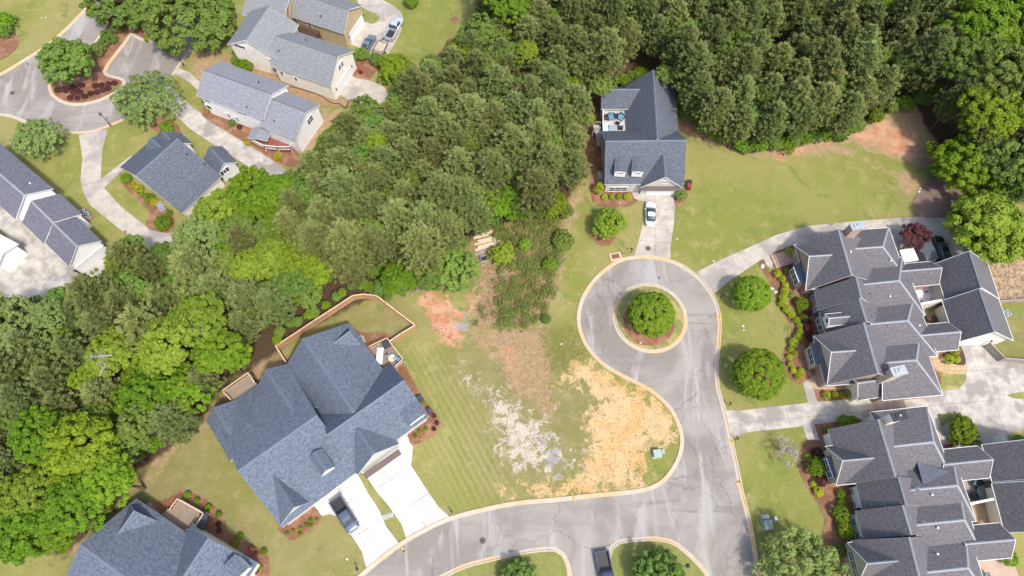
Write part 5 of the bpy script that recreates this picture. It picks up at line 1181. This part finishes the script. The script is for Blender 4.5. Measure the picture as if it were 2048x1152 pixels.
for i in range(5):
    off = Matrix.Rotation(rz, 4, 'Z') @ Vector((-.75+i*.36, .7, 0)); b = MB(); b.box((0, 0, 0), (.2, 1.9+.2*(i % 2), .09)); t_ = b.build('lumber', PLANK); t_.location = p+off+Vector((0, 0, .69)); t_.rotation_euler.z = rz+R((i % 3-1)*3)
    meta(t_, '%s pale board from the left on the trailer' % ORD[i], 'board', 'boards on the trailer')
# ================================================================== SMALL THINGS
def bins(px, py, rz, label, lidm=REDP, bodym=BINB):
    o = empty('wheelie_bin', G(px, py), rz); meta(o, label, 'bin'); b = MB()
    v = [(-.28,-.3,0),(.28,-.3,0),(.28,.3,0),(-.28,.3,0),(-.33,-.38,.95),(.33,-.38,.95),(.33,.38,.95),(-.33,.38,.95)]
    for f in ((0,3,2,1),(0,1,5,4),(1,2,6,5),(2,3,7,6),(3,0,4,7)): b.face([v[k] for k in f])
    b.build('body', bodym, o); b = MB(); b.box((0, .02, 1.0), (.72, .82, .1), rx=R(4)); b.build('lid', lidm, o)
    for sx in (-1, 1): b = MB(); b.cyl((sx*.3, -.34, .14), .14, .06, 10, axis='X'); b.build('wheel', TYRE, o)
    b = MB(); b.box((0, -.46, 1.0), (.5, .05, .05)); b.build('handle', bodym, o)
for a in [(706,70,.5,'red lidded bin beside the tan garage door',REDP,BINB),(701,78,.2,'dark bin next to the red lidded one by the tan garage',BINB,BINB),(722,146,.4,'red bin on the pine straw by the cream garage',REDP,BINB),(168,538,.8,'red and blue bin at the left edge garage',REDP,BINB),(163,544,.3,'round dark bin at the left edge garage',BLACK,BLACK),
  (860,825,.5,'red bodied bin with dark lid beside the duplex',BINB,REDP),(842,799,.4,'dark blue bin at the duplex side wall',BINB,BINB),(1377,370,0,'black bin at the right side of the lone house',BLACK,BLACK),(1376,377,0,'red bin at the right side of the lone house',REDP,REDP),(507,1102,.6,'red and blue bin beside the lower left house',REDP,BINB)]:
    bins(a[0], a[1], a[2], a[3], a[4], a[5])
def acunit(px, py, label, m=METAL, s=.95, rz=.5, z=0):
    g = G(px, py, z+.4); o = empty('air_conditioner', (g.x, g.y, z), rz); meta(o, label, 'air conditioner'); b = MB(); b.box((0,0,.42), (s,s,.8)); b.box((0,0,.03), (s+.2,s+.2,.06)); b.build('cabinet', m, o)
    b = MB(); b.cyl((0,0,.84), s*.4, .04, 16, cap=False); b.cyl((0,0,.83), s*.12, .05, 8)
    for i in range(6): b.beam((0,0,.86), (s*.4*math.cos(i*1.047), s*.4*math.sin(i*1.047), .86), .03, .02)
    b.build('grille', WHITE, o); b = MB(); b.cyl((0,0,.826), s*.38, .01, 16); b.build('fan_shroud', BLACK, o)
for a in [(721,679,'grey air conditioner at the back corner of the duplex'),(296,1015,'pale air conditioner by the lower left house'),(167,425,'left air conditioner on the small straw pad'),(175,431,'right air conditioner on the small straw pad'),(320,410,'upper air conditioner beside the yellow shrubs'),(326,418,'white lower air conditioner beside the yellow shrubs'),(1754,789,'air conditioner in the maroon hedge'),(2012,628,'green grey unit at the right edge')]: acunit(a[0], a[1], a[2])
bed([(160,420),(168,415),(192,432),(178,444)], 'small straw pad for two air conditioners', z=.035, s=0)
def ubox(px, py, sx, sy, sz, m, label, name='utility_box', rz=.1):
    o = empty(name, G(px, py), rz); meta(o, label, 'utility box'); b = MB(); b.box((0,0,sz/2+.05), (sx,sy,sz)); b.build('cabinet', m, o); b = MB(); b.box((0,-.02,sz+.07), (sx+.06,sy+.08,.05), rx=R(3)); b.build('lid', m, o); b = MB(); b.box((0,0,.03), (sx+.3,sy+.3,.06)); b.build('pad', CONC, o)
ubox(1313,908,1.1,1.0,.8,GREENB,'green grey transformer box at the corner of the straw lot'); ubox(1325,903,.35,.35,.5,GREENB,'small pedestal beside the straw lot transformer')
ubox(1533,1050,1.1,1.1,.8,GREENB,'large utility box on the lower right lawn'); ubox(1529,1034,.9,.5,.4,GREENB,'flat green box above the large utility box'); ubox(1550,1037,.3,.4,.3,WHITE,'little white box right of the flat green one')
ubox(1199,357,.9,1.5,1.,WGREY,'upright grey utility cabinet left of the lone house'); ubox(770,1034,.5,.4,.1,GREENB,'round green lid in the strip between the white drives'); ubox(781,1030,.5,.4,.1,GREENB,'second green lid in the strip between the white drives')
def manhole(px, py, r, label, z=.03):
    o = empty('manhole', G(px, py)); meta(o, label, 'manhole'); b = MB(); b.cyl((0,0,z), r, .02, 20); b.build('cover', pm('cast_iron', (.10,.075,.065),(.06,.045,.04),8,.8), o); b = MB(); b.cyl((0,0,z-.006), r*1.35, .02, 20); b.build('ring', JOINT, o)
manhole(1296,497,.36,'round iron cover in the lone drive'); manhole(965,1081,.38,'round iron cover in the lower road',.024); manhole(1318,556,.16,'small iron cover in the turning circle',.024); manhole(25,186,.4,'iron cover in the upper left court',.024); manhole(55,128,.2,'small iron cover at the court edge',.024)
o = empty('drain_inlet', G(1231,514), R(14)); meta(o, 'square storm drain with rust red grate at the turning circle', 'drain'); b = MB(); b.box((0,0,.09), (2.0,1.4,.18)); b.build('surround', KERB, o); b = MB(); b.box((0,.05,.19), (1.3,.8,.03)); b.build('grate', pm('rust', (.22,.08,.05),(.16,.06,.04),6,.9), o)
def mailbox(px, py, label, rz=0):
    o = empty('mailbox', G(px, py), rz); meta(o, label, 'mailbox'); b = MB(); b.box((0,0,.6), (.1,.1,1.2)); b.beam((0,-.05,1.0),(0,.35,1.1),.06,.06); b.build('post', BLACK, o)
    b = MB(); b.box((0,.1,1.2), (.2,.5,.12)); b.cyl((0,.1,1.26), .1, .5, 12, axis='Y'); b.build('box', BLACK, o)
for a in [(1262,505,'black mailbox left of the lone drive'),(1441,596,'black mailbox below the long right drive'),(1457,811,'black mailbox above the shared drive'),(1471,880,'black mailbox below the shared drive'),(905,1025,'black mailbox right of the empty white drive'),(717,1139,'black mailbox left of the pickup drive'),(1330,1103,'black mailbox on the right median')]: mailbox(a[0], a[1], a[2], random.random())
def lamp(px, py, h_, label):
    o = empty('street_lamp', G(px, py)); meta(o, label, 'street lamp'); b = MB(); b.cyl((0,0,h_/2), .07, h_, 10, .045); b.cyl((0,0,.3), .16, .6, 10, .09); b.build('post', BLACK, o)
    b = MB(); b.cyl((0,0,h_+.22), .14, .44, 6, .22); b.build('lantern', GLASSG, o); b = MB(); b.cyl((0,0,h_+.52), .32, .2, 6, .04); b.cyl((0,0,h_), .18, .06, 6); b.build('lantern_cap', BLACK, o)
lamp(1361,1132,3.6,'black street lamp leaning out of view on the right median'); lamp(368,131,3.,'black street lamp at the parking court kerb'); lamp(222,252,3.,'black street lamp where the pale drive meets the court'); lamp(1303,652,3.,'black lamp under the island tree')
# plank pile
for i, (x_, y_, L_, a_) in enumerate([(968,468,3.0,20),(962,473,2.6,16),(975,478,3.4,17),(970,484,3.6,14),(978,488,4.0,20),(974,493,4.2,22),(980,497,4.2,25),(975,502,4.4,20)]):
    b = MB(); b.box((0,0,0), (L_, .42, .12)); t_ = b.build('plank', PLANK if i < 6 else WGREY); t_.location = G(x_, y_, .1+.05*(i % 3)); t_.rotation_euler = (0, R(random.uniform(-3,3)), R(a_)); meta(t_, '%s plank from the top of the discarded pile in the brushy lot' % ORD[i], 'plank', 'discarded planks')
o = empty('metal_crate', G(967,519), .2); meta(o, 'grey open metal crate below the plank pile', 'crate'); b = MB()
for s_ in ((0,.5,1.1,.06),(0,-.5,1.1,.06),(.5,0,.06,1.0),(-.5,0,.06,1.0)): b.box((s_[0],s_[1],.3),(s_[2],s_[3],.6))
b.build('side', METAL, o); b = MB(); b.box((0,0,.06),(1,.94,.05)); b.build('base', BLACK, o)
# white stones and lawn bits
def rock(px, py, s_, label, m=STONE):
    bm = bmesh.new(); s_ *= .65; bmesh.ops.create_icosphere(bm, subdivisions=2, radius=s_)
    for v in bm.verts: v.co = Vector((v.co.x*1.3, v.co.y, v.co.z*.6))*(1+random.uniform(-.12,.12))
    me = bpy.data.meshes.new('rock'); bm.to_mesh(me); bm.free(); me.materials.append(m); o = link('rock', me); o.location = G(px, py, s_*.3); o.rotation_euler.z = random.random()*6; meta(o, label, 'rock')
for a in [(1525,532,.55,'long white rock at the tip of the curved bed'),(1544,577,.42,'upper white rock in the curved bed'),(1551,584,.38,'lower white rock in the curved bed'),(1486,652,.3,'white stone in the bare patch of the right lawn'),(1487,660,.22,'smaller stone below the white one on the right lawn'),(1190,508+80,.01,'')][:5]+[(1123,688,.22,'pale stone between two brown spots by the turning circle'),(1281,686,.25,'pale stone on the island lawn'),(1240,406,.2,'pale stone in the bed before the lone house'),(1123,739,.14,'tiny white stone above the straw lot'),(1838,383,.35,'pale stone at the edge of the dark mulch bed'),(1841,377,.28,'orange stone above the pale one in the mulch bed'),(1904,402,.4,'square pale stone in the dark mulch bed'),(694,1118,.25,'white object on the lawn left of the pickup drive'),(83,36,.2,'yellow stone on the upper left lawn'),(91,35,.2,'white stone on the upper left lawn'),(20,286,.16,'pale stone on the left lawn'),(28,297,.2,'second pale stone on the left lawn'),(1240,455,.18,'white stone right of the young lime tree'),(1255,480,.18,'white stone below the young lime tree'),(1354,478,.2,'white stone right of the lone drive'),(1427,522,.25,'white stone above the long right drive'),(1190,536,.14,'white stone left of the turning circle')]:
    rock(*a)
def hose(P, r_, m, label):
    w = [G(*q, .08) for q in catmull(P, 6)]; L = Vector((w[0].x, w[0].y, 0)); mb = MB(); n = 6; rings = []
    for i, q in enumerate(w):
        d = (w[min(i+1, len(w)-1)]-w[max(0, i-1)]).normalized(); e = Vector((-d.y, d.x, 0)); rings.append([q-L+(e*math.cos(6.283*j/n)+Vector((0,0,1))*math.sin(6.283*j/n))*r_ for j in range(n)])
    for a, b in zip(rings, rings[1:]):
        for j in range(n): mb.face([a[j], a[(j+1) % n], b[(j+1) % n], b[j]])
    o = mb.build('drain_hose', m); o.location = L; meta(o, label, 'hose')
hose([(575,171),(611,181),(638,190),(665,206),(680,208),(692,216),(698,202),(706,200)], .09, BLACK, 'black drain hose winding between the cream and white houses')
def clods(name, P, n, m, label, r=(.04, .13), nz=None):
    xs = [p[0] for p in P]; ys = [p[1] for p in P]; V = []; Fc = []; k = 0
    o6 = np.array([(1,0,0),(0,1,0),(-1,0,0),(0,-1,0),(0,0,.7),(0,0,-.4)]); t8 = np.array([(0,1,4),(1,2,4),(2,3,4),(3,0,4),(1,0,5),(2,1,5),(3,2,5),(0,3,5)])
    while k < n:
        cx, cy = random.uniform(min(xs), max(xs)), random.uniform(min(ys), max(ys))
        for _ in range(random.randint(1, 6)):
            x_, y_ = cx+random.gauss(0, 4), cy+random.gauss(0, 4)
            if not inpoly(x_, y_, P): continue
            g = G(x_, y_, 0); s_ = random.uniform(*r)*random.choice((1, 1, 1, 1.8)); a = random.random()*6.28
            q = o6*s_*rng.uniform(.6, 1.3, (6, 1)); V.append(np.stack([q[:,0]*math.cos(a)-q[:,1]*math.sin(a)+g.x, q[:,0]*math.sin(a)+q[:,1]*math.cos(a)+g.y, q[:,2]+s_*.2], 1)); Fc.append(t8+6*k); k += 1
    me = bpy.data.meshes.new(name); np_mesh(me, np.concatenate(V), np.concatenate(Fc)); me.materials.append(m); meta(link(name, me), label, 'soil', kind='stuff')
STRAWLOT = [(1130,770),(1150,735),(1175,720),(1206,742),(1241,762),(1283,783),(1312,802),(1336,828),(1350,860),(1350,885),(1300,886),(1290,930),(1290,972),(1200,980),(1060,990),(1070,970),(1120,972),(1165,930),(1180,880),(1168,840),(1190,800)]
CLOD = pm('soil_clods', (.30, .20, .12), (.42, .28, .15), 4, .95, 'world')
clods('soil_clods', STRAWLOT, 1500, CLOD, 'scattered clods and straw tufts over the bare orange lot', (.03, .075))
clods('stones', [(915,745),(935,745),(1000,790),(1060,830),(1095,860),(1080,920),(1020,950),(1005,900),(975,820)], 450, pm('white_stones', (.60,.55,.5),(.45,.38,.32), 4, .9, 'world'), 'white stones and sand lumps on the vacant lot', (.04, .10))
clods('red_clods', [(838,585),(885,582),(905,622),(930,645),(915,690),(880,684),(855,655)], 260, pm('red_clods', (.36,.14,.07),(.48,.25,.15), 4, .95, 'world'), 'lumps of red clay by the duplex fence', (.04, .11))
clods('rubble', [(1968,545),(1990,530),(2055,525),(2055,598),(1998,598)], 900, pm('tan_stones', (.40,.31,.21),(.22,.16,.11), 4, .9, 'world'), 'loose stones on the rocky ground at the right edge', (.05, .16))
# yellow paint marks on kerb and road
for a in [(808,1098,'yellow paint mark on the road by the white drives'),(1147,997,'yellow paint mark on the kerb below the straw lot'),(1461,881,'yellow paint mark on the kerb at the shared drive'),(1477,967,'yellow paint mark on the right kerb'),(1438,640,'yellow paint mark on the kerb right of the turning circle'),(1302,779,'yellow paint mark on the kerb above the straw lot')]:
    p = G(a[0], a[1]); b = MB(); z = .14 if a[1] != 1098 else .02
    for k in range(3): b.box((random.uniform(-.3,.3), random.uniform(-.3,.3), z), (.35, .22, .006), random.random()*3)
    t_ = b.build('paint_mark', YELLOW); t_.location = p; meta(t_, a[2], 'paint mark')
# furniture
def chair(px, py, z, m, rz, label, w=.75):
    g = G(px, py, z+.4); o = empty('patio_chair', (g.x, g.y, z), rz); meta(o, label, 'chair'); b = MB(); b.box((0,0,.4), (w,w,.16)); b.build('seat', m, o); b = MB(); b.box((0,w*.45,.7), (w,.14,.55)); b.build('backrest', m, o)
    for sx in (-1,1): b = MB(); b.box((sx*w*.5,0,.55), (.1,w,.08)); b.build('armrest', BLACK, o)
    for sx in (-1,1):
        for sy in (-1,1): b = MB(); b.box((sx*w*.42,sy*w*.42,.18), (.07,.07,.36)); b.build('leg', BLACK, o)
def table(px, py, z, m, r_, label, rnd=True, w2=None):
    g = G(px, py, z+.7); o = empty('patio_table', (g.x, g.y, z)); meta(o, label, 'table'); b = MB()
    if rnd: b.cyl((0,0,.72), r_, .05, 20)
    else: b.box((0,0,.5), (r_*2,(w2 or r_)*2,.12))
    b.build('tabletop', m, o)
    for i in range(4): b = MB(); b.box((r_*.6*(1 if i % 2 else -1), (w2 or r_)*.6*(1 if i//2 else -1), .34), (.06,.06,.68 if rnd else .44)); b.build('leg', BLACK, o)
chair(1212,236,2.4,DARKC,0,'dark chair at the left of the lone house terrace'); chair(1223,234,2.4,BLUEC,.1,'blue cushioned chair at the back of the lone house terrace',1.2); chair(1232,234,2.4,DARKC,0,'small dark seat beside the blue chair',.6); chair(1242,234,2.4,BLUEC,-.6,'second blue chair at the right of the lone house terrace',1.2)
chair(1236,246,2.4,DARKC,2.5,'dark folding chair in the middle of the lone house terrace',.6); chair(1241,255,2.4,DARKC,3,'black chair at the lower right of the lone house terrace',.8); table(1226,256,2.4,METAL,.8,'grey fire table on the lone house terrace',False,.8); table(1212,256,2.4,pm('pale_blue', (.45,.62,.70),(.40,.58,.66),3,.6),.55,'pale blue lounge bed on the lone house terrace',False,1.1)
table(784,716,1.3,PLANK,.6,'round wooden table on the duplex deck'); chair(795,718,1.3,BLUEC,1.2,'blue chair right of the round table'); chair(776,712,1.3,BLUEC,-1,'blue chair left of the round table',.6); chair(773,690,1.3,DARKC,.6,'dark lounge chair at the top of the duplex deck',1.); table(759,711,1.3,WHITE,.5,'long white bench on the duplex deck',False,1.3)
table(404,1042,1.1,DARKC,.6,'dark covered grill on the lower left deck',False,1.2)
chair(1943,950,.06,DARKC,.6,'black patio chair in the cluttered patio',1.1); chair(1957,962,.06,DARKC,2.,'second black patio chair in the cluttered patio',1.1); chair(1952,968,.06,BLUEC,1,'blue seat in the cluttered patio',.9); table(1968,985,.06,GLASSG,1.0,'round glass table in the cluttered patio'); chair(1948,990,.06,DARKC,2.,'dark chair at the lower end of the cluttered patio',.9); chair(1897,893,.06,REDP,.3,'red chair on the small patio',.7)
table(1866,637,.06,BROWN,.8,'dark brown bench in the grassy courtyard',False,.45); chair(1973,1152,.06,BLUEC,.3,'blue chair at the bottom right patio',.7)
# brick steps, awnings behind the townhouse
o = empty('brick_steps', G(1565,520), R(-75)); meta(o, 'flight of red brick steps at the top left of the upper townhouse', 'steps')
for i in range(7): b = MB(); b.box((0, 1.5-i*.5, .1+.08*(7-i)/2), (2.4, .48, .2+.08*(7-i))); b.build('step', BRICK, o)
o = empty('awning', G(1841,513), R(12)); meta(o, 'dark blue sloping shelter roof behind the upper townhouse', 'shelter'); b = MB(); b.box((0,0,2.3), (2.1,3.2,.1), rx=R(6)); b.build('canopy', METROOF, o)
for sx in (-1,1):
    for sy in (-1,1): b = MB(); b.box((sx*.95,sy*1.5,1.15), (.1,.1,2.3)); b.build('post', WHITE, o)
ubox(1808,518,2.4,2.2,1.4,WHITE,'white boxy utility shelter behind the upper townhouse', rz=.2)
print('objects', len(bpy.data.objects), 'tris', sum(len(m.loop_triangles) or sum(p.loop_total-2 for p in m.polygons) for m in bpy.data.meshes if len(m.polygons) < 400000))
